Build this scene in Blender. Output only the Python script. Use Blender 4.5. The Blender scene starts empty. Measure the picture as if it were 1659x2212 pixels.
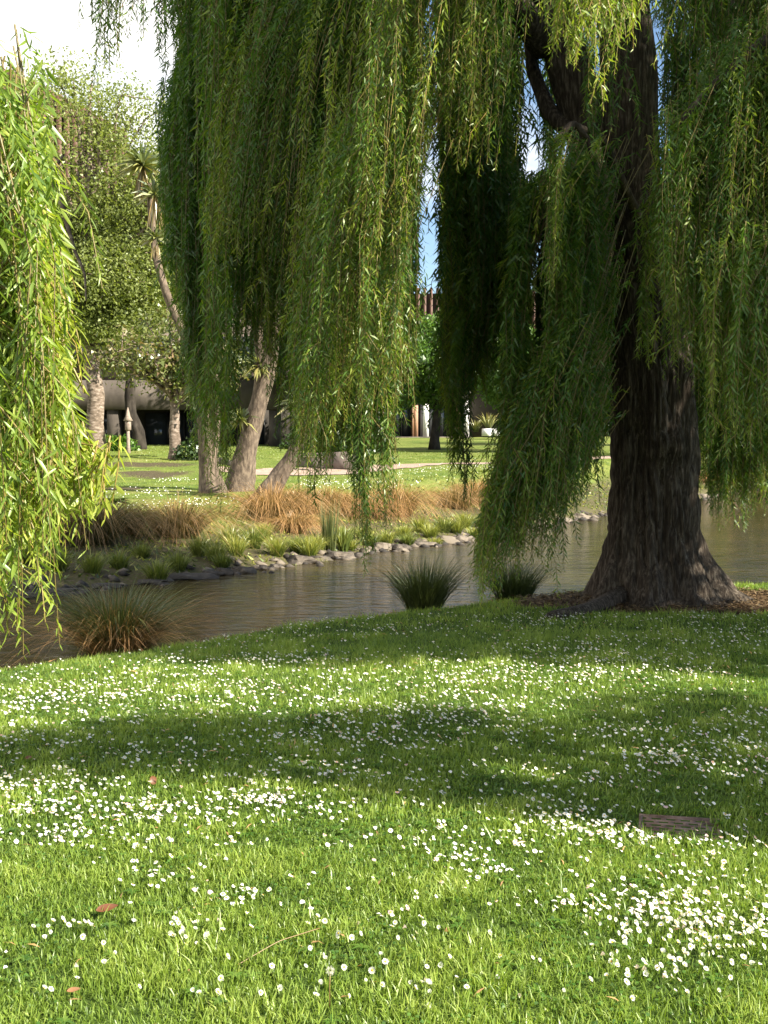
import bpy, math, numpy as np
from mathutils import Vector
RNG = np.random.default_rng(7)
sc = bpy.context.scene
COL = sc.collection

# ------------------------------------------------------------------ camera, sky, sun, exposure
EYE = 1.6
F = 2600.0                       # focal length in units of the 1659 x 2212 sketch grid
PITCH = math.atan(146 / F)
cam_d = bpy.data.cameras.new('camera'); cam = bpy.data.objects.new('camera', cam_d); COL.objects.link(cam)
cam.location = (0, 0, EYE); cam.rotation_euler = (math.pi / 2 - PITCH, 0, 0)
cam_d.sensor_fit = 'VERTICAL'; cam_d.sensor_height = 24; cam_d.lens = 24 * F / 2212
cam_d.clip_start = 0.05; cam_d.clip_end = 3000
sc.camera = cam
sc.view_settings.view_transform = 'Standard'; sc.view_settings.look = 'None'
sc.view_settings.gamma = 1; sc.view_settings.use_curve_mapping = False
sc.view_settings.exposure = 1.65
AZ = math.radians(64)            # sun: to the right of and a little behind the camera
EL = math.radians(34)
SUN = np.array([math.sin(AZ) * math.cos(EL), -math.cos(AZ) * math.cos(EL), math.sin(EL)])
sd = bpy.data.lights.new('sun', 'SUN'); sd.energy = 5.0; sd.angle = math.radians(0.53); sd.color = (1, .93, .80)
so = bpy.data.objects.new('sun', sd); COL.objects.link(so)
so.rotation_euler = Vector(SUN).to_track_quat('Z', 'Y').to_euler()
W = bpy.data.worlds.new('World'); sc.world = W; W.use_nodes = True
wn = W.node_tree.nodes; wl = W.node_tree.links; wn.clear()
sky = wn.new('ShaderNodeTexSky'); sky.sky_type = 'NISHITA'; sky.sun_disc = False
sky.sun_elevation = EL; sky.sun_rotation = math.atan2(SUN[0], SUN[1]); sky.air_density = 1.0; sky.dust_density = .3; sky.ozone_density = 2.5
bgs = wn.new('ShaderNodeBackground'); bgs.inputs[1].default_value = 0.065
bgc = wn.new('ShaderNodeBackground'); bgc.inputs[0].default_value = (1, .98, .96, 1); bgc.inputs[1].default_value = .52
tc = wn.new('ShaderNodeTexCoord'); mp = wn.new('ShaderNodeMapping'); mp.inputs['Scale'].default_value = (1.3, 1.3, 2.6); mp.inputs['Location'].default_value = (0.35, 0.2, 0.0)
nz = wn.new('ShaderNodeTexNoise'); nz.inputs['Scale'].default_value = 1.7; nz.inputs['Detail'].default_value = 9; nz.inputs['Roughness'].default_value = .55
cr = wn.new('ShaderNodeValToRGB'); cr.color_ramp.elements[0].position = .46; cr.color_ramp.elements[1].position = .58
mxs = wn.new('ShaderNodeMixShader'); wo = wn.new('ShaderNodeOutputWorld')
wl.new(tc.outputs['Generated'], mp.inputs[0]); wl.new(mp.outputs[0], nz.inputs['Vector'])
sp = wn.new('ShaderNodeSeparateXYZ'); wl.new(tc.outputs['Generated'], sp.inputs[0]); ma = wn.new('ShaderNodeMath'); ma.operation = 'MULTIPLY_ADD'; ma.inputs[1].default_value = -.35
wl.new(sp.outputs[0], ma.inputs[0]); wl.new(nz.outputs[0], ma.inputs[2]); wl.new(ma.outputs[0], cr.inputs[0])
wl.new(sky.outputs[0], bgs.inputs[0]); wl.new(cr.outputs[0], mxs.inputs[0]); wl.new(bgs.outputs[0], mxs.inputs[1]); wl.new(bgc.outputs[0], mxs.inputs[2]); wl.new(mxs.outputs[0], wo.inputs[0])
cy = sc.cycles
cy.use_denoising = True; cy.max_bounces = 6; cy.diffuse_bounces = 3; cy.glossy_bounces = 2; cy.transmission_bounces = 3; cy.transparent_max_bounces = 4
cy.sample_clamp_indirect = 6; cy.caustics_reflective = False; cy.caustics_refractive = False

# ------------------------------------------------------------------ helpers
def sstep(a, b, x):
    t = np.clip((np.asarray(x, float) - a) / (b - a), 0, 1); return t * t * (3 - 2 * t)
_tab = RNG.random((256, 256))
def vnoise(x, y, s=1.0, o=0):
    x = np.asarray(x, float) * s + 37.3 * o; y = np.asarray(y, float) * s + 91.7 * o
    xi = np.floor(x).astype(int); yi = np.floor(y).astype(int); fx = x - xi; fy = y - yi
    fx = fx * fx * (3 - 2 * fx); fy = fy * fy * (3 - 2 * fy)
    g = lambda a, b: _tab[a & 255, b & 255]
    return (g(xi, yi) * (1 - fx) + g(xi + 1, yi) * fx) * (1 - fy) + (g(xi, yi + 1) * (1 - fx) + g(xi + 1, yi + 1) * fx) * fy
def fbm(x, y, s=1.0, o=0, n=4):
    r = 0; a = .5
    for i in range(n): r = r + a * vnoise(x, y, s * 2 ** i, o + i); a *= .5
    return r / (1 - .5 ** n)

def tag(o, label=None, cat=None, group=None, kind=None):
    if label: o['label'] = label
    if cat: o['category'] = cat
    if group: o['group'] = group
    if kind: o['kind'] = kind
    return o
def link(name, me, parent=None):
    o = bpy.data.objects.new(name, me); COL.objects.link(o)
    if parent is not None: o.parent = parent
    return o
def empty(name, loc=(0, 0, 0)):
    o = bpy.data.objects.new(name, None); COL.objects.link(o); o.location = tuple(float(v) for v in loc); o.empty_display_size = .1
    return o
def mesh(name, V, faces, mats, tint=None, smooth=False, midx=None):
    """faces: list of (n,k) int arrays; tint: per-vertex float"""
    V = np.asarray(V, np.float32).reshape(-1, 3)
    me = bpy.data.meshes.new(name)
    faces = [np.asarray(f, np.int32) for f in faces if len(f)]
    me.vertices.add(len(V)); me.vertices.foreach_set('co', V.ravel())
    tot = np.concatenate([np.full(len(f), f.shape[1], np.int32) for f in faces])
    loops = np.concatenate([f.ravel() for f in faces])
    me.loops.add(len(loops)); me.loops.foreach_set('vertex_index', loops)
    me.polygons.add(len(tot)); st = np.concatenate([[0], np.cumsum(tot)[:-1]]).astype(np.int32)
    me.polygons.foreach_set('loop_start', st); me.polygons.foreach_set('loop_total', tot)
    if smooth: me.polygons.foreach_set('use_smooth', np.ones(len(tot), bool))
    if midx is not None: me.polygons.foreach_set('material_index', np.asarray(midx, np.int32))
    me.update(calc_edges=True)
    for m in (mats if isinstance(mats, (list, tuple)) else [mats]): me.materials.append(m)
    if tint is not None:
        a = me.attributes.new('tint', 'FLOAT', 'POINT'); a.data.foreach_set('value', np.asarray(tint, np.float32).ravel())
    return me
class MB:
    """collects polygons and links them as one mesh"""
    def __init__(s): s.V = []; s.Fs = {}; s.T = []; s.n = 0
    def add(s, V, F, t=0.5):
        V = np.asarray(V, float).reshape(-1, 3)
        for f in (F if isinstance(F, list) else [F]):
            f = np.atleast_2d(np.asarray(f, int)); s.Fs.setdefault(f.shape[1], []).append(f + s.n)
        s.V.append(V); s.T.append(np.broadcast_to(np.asarray(t, float), (len(V),)) if np.ndim(t) <= 1 else t); s.n += len(V); return s
    def box(s, a, b, t=.5, rz=0, c=None):
        x0, y0, z0 = a; x1, y1, z1 = b
        V = np.array([(x, y, z) for z in (z0, z1) for x, y in ((x0, y0), (x1, y0), (x1, y1), (x0, y1))], float)
        if rz:
            c = np.array(c if c is not None else [(x0 + x1) / 2, (y0 + y1) / 2]); R = np.array([[math.cos(rz), -math.sin(rz)], [math.sin(rz), math.cos(rz)]])
            V[:, :2] = (V[:, :2] - c) @ R.T + c
        return s.add(V, [[0, 3, 2, 1], [4, 5, 6, 7], [0, 1, 5, 4], [1, 2, 6, 5], [2, 3, 7, 6], [3, 0, 4, 7]], t)
    def tube(s, P, R, k=8, t=.5, cap=True, fn=None):
        P = np.asarray(P, float); n = len(P); R = np.broadcast_to(np.asarray(R, float), (n,))
        T = np.gradient(P, axis=0); T /= np.linalg.norm(T, axis=1)[:, None] + 1e-9
        up = np.array([1., 0, 0]) if abs(T[0][0]) < .8 else np.array([0, 1., 0])
        A = np.empty_like(P); a = up - T[0] * (up @ T[0]); a /= np.linalg.norm(a)
        for i in range(n):
            a = a - T[i] * (a @ T[i]); a /= np.linalg.norm(a) + 1e-9; A[i] = a
        B = np.cross(T, A); th = np.linspace(0, 2 * np.pi, k, endpoint=False)
        rr = R[:, None] * np.ones(k)[None]
        if fn is not None: rr = rr * fn(np.linspace(0, 1, n)[:, None], th[None, :])
        V = P[:, None] + rr[..., None] * (np.cos(th)[None, :, None] * A[:, None] + np.sin(th)[None, :, None] * B[:, None])
        i = np.arange(n - 1)[:, None] * k; j = np.arange(k)[None]; j2 = (j + 1) % k
        Fq = np.stack([i + j, i + j2, i + k + j2, i + k + j], -1).reshape(-1, 4)
        Fs = [Fq]
        if cap: Fs += [np.arange(k)[::-1][None], (np.arange(k) + (n - 1) * k)[None]]
        return s.add(V, Fs, t)
    def arrays(s):
        return np.concatenate(s.V), [np.concatenate(f) for f in s.Fs.values()], np.concatenate(s.T)
    def me(s, name, mat, smooth=False):
        V, Fs, T = s.arrays(); return mesh(name, V, Fs, mat, T, smooth)
    def build(s, name, mat, parent=None, smooth=False, world=True):
        V, Fs, T = s.arrays()
        if parent is not None and world:
            p = np.array(parent.matrix_basis.translation) if parent.parent is None else np.array(parent.parent.matrix_basis.translation) + np.array(parent.matrix_basis.translation)
            V = V - p
        return link(name, mesh(name, V, Fs, mat, T, smooth), parent)

# ------------------------------------------------------------------ materials
def new_mat(name):
    m = bpy.data.materials.new(name); m.use_nodes = True; m.node_tree.nodes.clear(); return m, m.node_tree.nodes, m.node_tree.links
def ramp(N, cols, pos=None):
    r = N.new('ShaderNodeValToRGB'); e = r.color_ramp.elements
    pos = pos or [i / (len(cols) - 1) for i in range(len(cols))]
    while len(e) < len(cols): e.new(.5)
    for i, (c, p) in enumerate(zip(cols, pos)): e[i].position = p; e[i].color = (*c, 1)
    return r
def leaf_mat(name, cols, trans=.35, tcol=1.7, gloss=.05, rough=.4):
    m, N, L = new_mat(name)
    at = N.new('ShaderNodeAttribute'); at.attribute_name = 'tint'
    r = ramp(N, cols); L.new(at.outputs['Fac'], r.inputs[0])
    d = N.new('ShaderNodeBsdfDiffuse'); t = N.new('ShaderNodeBsdfTranslucent'); g = N.new('ShaderNodeBsdfGlossy'); g.inputs['Roughness'].default_value = rough
    g.inputs['Color'].default_value = (.9, .95, .85, 1)
    mul = N.new('ShaderNodeMix'); mul.data_type = 'RGBA'; mul.blend_type = 'MULTIPLY'; mul.inputs[0].default_value = 1
    mul.inputs[7].default_value = (tcol * 1.1, tcol * 1.15, tcol * .45, 1); mul.clamp_result = False
    L.new(r.outputs[0], mul.inputs[6]); L.new(r.outputs[0], d.inputs[0]); L.new(mul.outputs[2], t.inputs[0])
    a = N.new('ShaderNodeMixShader'); a.inputs[0].default_value = trans; L.new(d.outputs[0], a.inputs[1]); L.new(t.outputs[0], a.inputs[2])
    b = N.new('ShaderNodeMixShader'); b.inputs[0].default_value = gloss; L.new(a.outputs[0], b.inputs[1]); L.new(g.outputs[0], b.inputs[2])
    o = N.new('ShaderNodeOutputMaterial'); L.new(b.outputs[0], o.inputs[0]); return m
def rough_mat(name, cols, scale=4, detail=6, bump=.3, rough=.9, stretch=(1, 1, 1), dist=.02, use_tint=False, spec=.3, pos=None):
    m, N, L = new_mat(name)
    tcn = N.new('ShaderNodeTexCoord'); mpn = N.new('ShaderNodeMapping'); mpn.inputs['Scale'].default_value = stretch
    n = N.new('ShaderNodeTexNoise'); n.inputs['Scale'].default_value = scale; n.inputs['Detail'].default_value = detail; n.inputs['Roughness'].default_value = .62
    L.new(tcn.outputs['Object'], mpn.inputs[0]); L.new(mpn.outputs[0], n.inputs['Vector'])
    r = ramp(N, cols, pos or [.32 + .36 * i / (len(cols) - 1) for i in range(len(cols))]); fac = n.outputs[0]
    if use_tint:
        at = N.new('ShaderNodeAttribute'); at.attribute_name = 'tint'; ad = N.new('ShaderNodeMath'); ad.operation = 'ADD'
        sb = N.new('ShaderNodeMath'); sb.operation = 'MULTIPLY_ADD'; sb.inputs[1].default_value = .6; sb.inputs[2].default_value = -.3
        L.new(at.outputs['Fac'], sb.inputs[0]); L.new(n.outputs[0], ad.inputs[0]); L.new(sb.outputs[0], ad.inputs[1]); fac = ad.outputs[0]
    L.new(fac, r.inputs[0])
    p = N.new('ShaderNodeBsdfPrincipled'); p.inputs['Roughness'].default_value = rough; p.inputs['Specular IOR Level'].default_value = spec
    L.new(r.outputs[0], p.inputs['Base Color'])
    bp = N.new('ShaderNodeBump'); bp.inputs['Strength'].default_value = bump; bp.inputs['Distance'].default_value = dist
    L.new(n.outputs[0], bp.inputs['Height']); L.new(bp.outputs[0], p.inputs['Normal'])
    o = N.new('ShaderNodeOutputMaterial'); L.new(p.outputs[0], o.inputs[0]); return m
M = {}
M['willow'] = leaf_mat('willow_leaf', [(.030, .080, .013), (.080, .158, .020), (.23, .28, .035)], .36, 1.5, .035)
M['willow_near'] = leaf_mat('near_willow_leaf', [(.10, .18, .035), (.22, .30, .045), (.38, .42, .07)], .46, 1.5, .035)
M['birch_leaf'] = leaf_mat('pale_leaf', [(.15, .19, .05), (.21, .245, .075), (.27, .30, .11)], .42, 1.3, .02)
M['dark_leaf'] = leaf_mat('dark_leaf', [(.02, .045, .012), (.04, .075, .018), (.07, .11, .025)], .25, 1.3, .06)
M['fresh_leaf'] = leaf_mat('fresh_leaf', [(.05, .12, .018), (.09, .18, .025), (.16, .25, .04)], .34, 1.4, .05)
M['sparse_leaf'] = leaf_mat('sparse_leaf', [(.09, .11, .03), (.14, .17, .04), (.3, .19, .12)], .35, 1.3, .05)
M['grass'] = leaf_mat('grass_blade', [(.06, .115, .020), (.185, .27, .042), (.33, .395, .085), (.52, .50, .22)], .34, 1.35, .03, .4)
M['farther_grass'] = leaf_mat('far_grass_blade', [(.11, .18, .028), (.19, .25, .045), (.3, .31, .09)], .3, 1.3, .03)
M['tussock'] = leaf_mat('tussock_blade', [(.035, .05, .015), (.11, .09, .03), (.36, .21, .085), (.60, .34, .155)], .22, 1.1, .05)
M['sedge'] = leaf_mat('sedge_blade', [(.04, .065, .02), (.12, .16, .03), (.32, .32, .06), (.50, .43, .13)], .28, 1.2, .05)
M['reed'] = leaf_mat('reed_blade', [(.03, .05, .015), (.06, .085, .02), (.11, .13, .035), (.34, .24, .11)], .2, 1.2, .07)
M['cabbage'] = leaf_mat('sword_leaf', [(.05, .08, .03), (.12, .15, .04), (.3, .28, .09), (.28, .17, .07)], .2, 1.2, .1)
M['bark'] = rough_mat('willow_bark', [(.022, .016, .011), (.06, .045, .032), (.17, .14, .105)], 20, 10, 1.0, .95, (2.0, 2.0, .28), .05)
M['limb'] = rough_mat('willow_limb', [(.025, .018, .013), (.06, .045, .032), (.12, .095, .07)], 10, 6, .8, .95, (1.5, 1.5, .4), .02)
M['twig'] = leaf_mat('yellow_twig', [(.06, .045, .015), (.16, .12, .03), (.28, .19, .05)], .0, 1, .05)
M['palebark'] = rough_mat('cabbage_bark', [(.05, .037, .026), (.12, .09, .065), (.22, .17, .12)], 7, 7, .8, .95, (2.2, 2.2, .8), .03)
M['birchbark'] = rough_mat('pale_bark', [(.06, .045, .03), (.16, .12, .09), (.33, .27, .22)], 5, 6, .6, .9, (1, 1, 2.5), .02)
M['darkbark'] = rough_mat('dark_bark', [(.012, .009, .007), (.03, .024, .018), (.06, .05, .04)], 5, 6, .6, .95, (1, 1, .4), .02)
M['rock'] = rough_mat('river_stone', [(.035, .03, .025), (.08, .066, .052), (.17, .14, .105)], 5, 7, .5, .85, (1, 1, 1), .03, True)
M['concrete'] = rough_mat('concrete', [(.045, .037, .03), (.08, .066, .054), (.12, .10, .084)], 1.2, 8, .2, .9, (1, 1, .5), .02)  # kept dark to stand in for tree shade on the hall front
M['wall_concrete'] = rough_mat('retaining_concrete', [(.10, .08, .065), (.15, .12, .10), (.2, .165, .14)], 2, 8, .3, .95, (1, 1, 1), .02)
M['brown'] = rough_mat('brown_cladding', [(.07, .036, .024), (.10, .052, .034), (.13, .07, .045)], 1, 4, .1, .6, (1, 1, .3))
M['tanwall'] = rough_mat('tan_pier', [(.3, .17, .10), (.36, .21, .13), (.4, .25, .16)], 1, 4, .1, .7)
M['lilac'] = rough_mat('grey_pier', [(.22, .2, .25), (.27, .25, .3), (.3, .28, .33)], 1, 4, .1, .7)
M['white'] = rough_mat('white_paint', [(.68, .66, .62), (.76, .74, .7), (.8, .79, .76)], 2, 5, .05, .5)
M['black'] = rough_mat('dark_metal', [(.012, .012, .012), (.02, .02, .02), (.03, .03, .028)], 8, 4, .1, .45)
M['darkwall'] = rough_mat('dark_recess_wall', [(.02, .017, .014), (.03, .025, .02), (.04, .034, .028)], 1.5, 5, .1, .8)
M['paving'] = rough_mat('paving', [(.25, .17, .13), (.33, .235, .18), (.38, .29, .23)], 3, 8, .2, .9)
M['wood'] = rough_mat('weathered_timber', [(.16, .12, .09), (.24, .19, .15), (.3, .25, .2)], 5, 6, .4, .8, (.3, 3, 3))
M['rust'] = rough_mat('rusty_iron', [(.07, .042, .032), (.16, .105, .08), (.27, .20, .16)], 14, 8, .5, .8, (1, 1, 1), .005)
M['deadleaf'] = leaf_mat('dead_leaf', [(.13, .045, .02), (.2, .075, .03), (.3, .15, .07)], .15, 1.2, .05)
M['litter'] = leaf_mat('leaf_litter', [(.06, .038, .022), (.13, .085, .045), (.24, .17, .09)], .05, 1.2, .03)
M['petal'] = leaf_mat('white_petal', [(.5, .22, .25), (.78, .76, .68), (.84, .83, .8)], .3, .95, .02)
M['disc'] = rough_mat('yellow_disc', [(.5, .25, .015), (.65, .38, .02), (.72, .48, .03)], 200, 3, .3, .8)
M['stalk'] = leaf_mat('flower_stalk', [(.08, .13, .03), (.12, .17, .04)], .1, 1.2, .02)
def glass_mat():
    m, N, L = new_mat('dark_glass'); p = N.new('ShaderNodeBsdfPrincipled'); p.inputs['Base Color'].default_value = (.03, .035, .04, 1)
    p.inputs['Roughness'].default_value = .06; o = N.new('ShaderNodeOutputMaterial'); L.new(p.outputs[0], o.inputs[0]); return m
M['glass'] = glass_mat()
def ground_mat(name, grass, soil):
    m, N, L = new_mat(name)
    g = N.new('ShaderNodeNewGeometry')
    n1 = N.new('ShaderNodeTexNoise'); n1.inputs['Scale'].default_value = .8; n1.inputs['Detail'].default_value = 8
    n2 = N.new('ShaderNodeTexNoise'); n2.inputs['Scale'].default_value = 24; n2.inputs['Detail'].default_value = 8; n2.inputs['Roughness'].default_value = .7
    for n in (n1, n2): L.new(g.outputs['Position'], n.inputs['Vector'])
    rg = ramp(N, grass, [.3, .5, .7]); L.new(n1.outputs[0], rg.inputs[0]); rs = ramp(N, soil, [.35, .5, .65]); L.new(n2.outputs[0], rs.inputs[0])
    dk = ramp(N, [(.45, .45, .45), (1.25, 1.25, 1.25)], [.3, .65]); L.new(n2.outputs[0], dk.inputs[0])
    mu = N.new('ShaderNodeMix'); mu.data_type = 'RGBA'; mu.blend_type = 'MULTIPLY'; mu.inputs[0].default_value = 1; L.new(rg.outputs[0], mu.inputs[6]); L.new(dk.outputs[0], mu.inputs[7])
    at = N.new('ShaderNodeAttribute'); at.attribute_name = 'tint'
    ad = N.new('ShaderNodeMath'); ad.operation = 'MULTIPLY_ADD'; ad.inputs[1].default_value = 1.3; ad.inputs[2].default_value = -.65; L.new(n2.outputs[0], ad.inputs[0])
    ad2 = N.new('ShaderNodeMath'); ad2.operation = 'ADD'; ad2.use_clamp = True; L.new(ad.outputs[0], ad2.inputs[0]); L.new(at.outputs['Fac'], ad2.inputs[1])
    rf = ramp(N, [(0, 0, 0), (1, 1, 1)], [.35, .65]); L.new(ad2.outputs[0], rf.inputs[0])
    mx = N.new('ShaderNodeMix'); mx.data_type = 'RGBA'; L.new(rf.outputs[0], mx.inputs[0]); L.new(mu.outputs[2], mx.inputs[6]); L.new(rs.outputs[0], mx.inputs[7])
    p = N.new('ShaderNodeBsdfPrincipled'); p.inputs['Roughness'].default_value = .95; p.inputs['Specular IOR Level'].default_value = .1; L.new(mx.outputs[2], p.inputs['Base Color'])
    bp = N.new('ShaderNodeBump'); bp.inputs['Strength'].default_value = .8; bp.inputs['Distance'].default_value = .03; L.new(n2.outputs[0], bp.inputs['Height']); L.new(bp.outputs[0], p.inputs['Normal'])
    o = N.new('ShaderNodeOutputMaterial'); L.new(p.outputs[0], o.inputs[0]); return m
M['lawn'] = ground_mat('lawn_ground', [(.035, .065, .012), (.06, .10, .018), (.09, .14, .026)], [(.05, .03, .018), (.09, .055, .03), (.14, .09, .05)])
M['farlawn'] = ground_mat('far_lawn_ground', [(.09, .135, .028), (.145, .18, .038), (.22, .22, .07)], [(.035, .034, .017), (.075, .062, .034), (.14, .112, .068)])
def water_mat():
    m, N, L = new_mat('river_water'); g = N.new('ShaderNodeNewGeometry')
    mpn = N.new('ShaderNodeMapping'); mpn.inputs['Rotation'].default_value = (0, 0, math.radians(-35)); mpn.inputs['Scale'].default_value = (1.0, 2.2, 1)
    n = N.new('ShaderNodeTexNoise'); n.inputs['Scale'].default_value = 2.6; n.inputs['Detail'].default_value = 6; n.inputs['Roughness'].default_value = .55; n.inputs['Distortion'].default_value = .6
    L.new(g.outputs['Position'], mpn.inputs[0]); L.new(mpn.outputs[0], n.inputs['Vector'])
    c = N.new('ShaderNodeTexNoise'); c.inputs['Scale'].default_value = .5; L.new(g.outputs['Position'], c.inputs['Vector'])
    r = ramp(N, [(.022, .015, .005), (.048, .035, .011)], [.35, .65]); L.new(c.outputs[0], r.inputs[0])
    p = N.new('ShaderNodeBsdfPrincipled'); p.inputs['Roughness'].default_value = .05; p.inputs['IOR'].default_value = 1.33; p.inputs['Specular IOR Level'].default_value = .2
    L.new(r.outputs[0], p.inputs['Base Color'])
    bp = N.new('ShaderNodeBump'); bp.inputs['Strength'].default_value = .42; bp.inputs['Distance'].default_value = .05; L.new(n.outputs[0], bp.inputs['Height']); L.new(bp.outputs[0], p.inputs['Normal'])
    o = N.new('ShaderNodeOutputMaterial'); L.new(p.outputs[0], o.inputs[0]); return m
M['water'] = water_mat()

# ------------------------------------------------------------------ terrain
WATER = -.35
NEAR = np.array([(-60, -30), (-12, 2.2), (-4.2, 7.2), (-2.74, 8.58), (-1.6, 9.67), (-.94, 10.67), (0, 11.4), (.79, 12.06), (2.13, 13.2), (4.4, 13.9), (9, 15), (20, 17), (60, 22), (300, 40)], float)
FAR = np.array([(-70, -20), (-14, 6), (-7.5, 11.8), (-4.6, 15.4), (-2.9, 17.5), (-1.4, 19.9), (.18, 22.5), (1.6, 24.1), (3.4, 28), (5.7, 32.7), (10.8, 42), (18, 56), (40, 90), (300, 420)], float)
def sdist(x, y, poly):
    x = np.asarray(x, float); y = np.asarray(y, float); best = np.full(x.shape, 1e9); sg = np.zeros(x.shape)
    for a, b in zip(poly[:-1], poly[1:]):
        d = b - a; L2 = d @ d; t = np.clip(((x - a[0]) * d[0] + (y - a[1]) * d[1]) / L2, 0, 1)
        px = x - a[0] - t * d[0]; py = y - a[1] - t * d[1]; q = np.hypot(px, py); s = np.sign(d[0] * py - d[1] * px)
        m = q < best; best = np.where(m, q, best); sg = np.where(m, s, sg)
    return best * sg          # positive on the left of the direction of travel
def zlawn(x, y):
    z = np.interp(y, [0, 24, 27, 33, 40, 50, 60, 85, 120, 400], [.4, .4, .5, .62, .82, 1.08, 1.28, 2.1, 2.6, 4])
    return z + .28 * sstep(-1, -6, x) * sstep(33, 44, y) + .05 * (fbm(x, y, .25, 3) - .5)
def zfar(x, y):
    t = sdist(x, y, FAR); prof = np.interp(t, [-4, -.6, 0, .35, 2.4, 4.6, 6], [-1.1, -.25, 0, .16, .42, .96, 1.])
    return WATER + (zlawn(x, y) - WATER) * np.where(t > 0, prof, 0) + np.where(t <= 0, prof, 0) + (.08 * (fbm(x, y, 1.1, 5) - .5) + .10 * (fbm(x, y, 4.0, 8, 3) - .5) * sstep(5, 3, t)) * sstep(0, .8, t)
def znear(x, y):
    t = -sdist(x, y, NEAR)    # positive on the lawn
    return np.interp(t, [-3, -.35, -.1, .15, .6], [-1.2, -.55, -.12, 0, .02]) + .05 * (fbm(x, y, .5, 1) - .5) * sstep(0, 2, t)
def zg(x, y):
    return np.maximum(znear(x, y), zfar(x, y))
def ray(px, py):
    d = np.array([(px - 829.5) / F, 1.0, (1106 - py) / F]); c, s = math.cos(PITCH), math.sin(PITCH)
    return np.array([d[0], d[1] * c + d[2] * s, -d[1] * s + d[2] * c])
def at(px, py, Y):
    d = ray(px, py); return np.array([0, 0, EYE]) + d * (Y / d[1])
_ys = np.concatenate([np.arange(2, 60, .05), np.arange(60, 300, .4)])
def hit(px, py, ymin=0.0, water=False):
    d = ray(px, py); P = np.array([0, 0, EYE]) + d[None] * (_ys / d[1])[:, None]
    g = zg(P[:, 0], P[:, 1])
    if water: g = np.maximum(g, WATER)
    k = np.where((P[:, 2] <= g) & (_ys > ymin))[0]
    return P[k[0]] if len(k) else P[-1]
def grid_mesh(name, xs, ys, zf, mat, tf, keep):
    X, Y = np.meshgrid(xs, ys); Z = zf(X, Y); nx = len(xs)
    i, j = np.meshgrid(np.arange(len(ys) - 1), np.arange(nx - 1), indexing='ij'); a = (i * nx + j).ravel()
    Fq = np.stack([a, a + 1, a + nx + 1, a + nx], 1)
    K = keep(X, Y).ravel(); Fq = Fq[K[Fq].any(1)]
    used = np.unique(Fq); remap = np.zeros(X.size, int); remap[used] = np.arange(len(used))
    V = np.stack([X.ravel(), Y.ravel(), Z.ravel()], 1)[used]
    return tag(link(name, mesh(name, V, [remap[Fq]], mat, tf(X, Y).ravel()[used], True)), kind='structure')
def axis(a, b, fine0, fine1, step, n):
    return np.unique(np.concatenate([fine0 - np.geomspace(.01, fine0 - a, n)[::-1], np.arange(fine0, fine1, step), fine1 + np.geomspace(.01, b - fine1, n)]))
TREE = hit(1405, 1296)           # foot of the big willow
def near_tint(x, y):
    t = -sdist(x, y, NEAR); r = np.hypot((x - TREE[0] - .55) / 2.1, (y - TREE[1] + .1) / .95)
    return np.clip(.95 * sstep(1.2, .7, r + .5 * (fbm(x, y, 2, 8) - .5)) + sstep(.05, -.15, t), 0, 1)
grid_mesh('lawn', axis(-60, 120, -6, 8, .12, 30), axis(-40, 60, 2, 15, .12, 26), znear, M['lawn'], near_tint, lambda x, y: -sdist(x, y, NEAR) > -2.5)
def far_tint(x, y):
    t = sdist(x, y, FAR); soil = sstep(4.2, 2.2, t + 1.6 * (fbm(x, y, 1.2, 2) - .5)) * .62
    for (cx, cy, rx, ry) in BARE: soil = np.maximum(soil, .85 * sstep(1.2, .4, np.hypot((x - cx) / rx, (y - cy) / ry) + .8 * (fbm(x, y, 1.5, 6) - .5)))
    return np.clip(soil, 0, 1)
BARE = []
for (px, py, rx, ry) in [(585 * .576, 1778 * .576 * 1.0, 1.5, 1.6), (300, 1005, 2.2, 1.2), (250, 1055, .9, .8)]:
    h = hit(px, py); BARE.append((h[0], h[1], rx, ry))
grid_mesh('riverbank', axis(-250, 350, -10, 12, .2, 34), axis(-20, 420, 12, 46, .2, 44), zfar, M['farlawn'], far_tint, lambda x, y: sdist(x, y, FAR) > -3)
wv = [(-70, -35), (300, -35), (300, 430), (-70, 430)]
wm = MB(); wm.add([(x, y, WATER) for x, y in wv], [[0, 1, 2, 3]]); tag(wm.build('river_water', M['water']), kind='structure')

# ------------------------------------------------------------------ foliage builders
def unit(v): return v / (np.linalg.norm(v, axis=-1, keepdims=True) + 1e-9)
def leaf_quads(P, D, Nn, L, Wd, bend=.15):
    """long folded leaves as bent diamonds: P base, D direction, Nn rough normal"""
    D = unit(D); S = unit(np.cross(D, Nn)); U = np.cross(S, D); L = np.broadcast_to(L, (len(P),))[:, None]; Wd = np.broadcast_to(Wd, (len(P),))[:, None]
    a = P; b = P + D * L * .42 + S * Wd * .5 + U * L * .05; c = P + D * L - U * L * bend; d = P + D * L * .42 - S * Wd * .5 + U * L * .05
    V = np.stack([a, b, c, d], 1).reshape(-1, 3); Fq = np.arange(len(P) * 4).reshape(-1, 4); return V, Fq
def leaf_tris(P, D, Nn, L, Wd):
    D = unit(D); S = unit(np.cross(D, Nn)); L = np.broadcast_to(L, (len(P),))[:, None]; Wd = np.broadcast_to(Wd, (len(P),))[:, None]
    return np.stack([P + S * Wd * .6, P - S * Wd * .6, P + D * L * 1.1], 1).reshape(-1, 3), np.arange(len(P) * 3).reshape(-1, 3)
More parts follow.
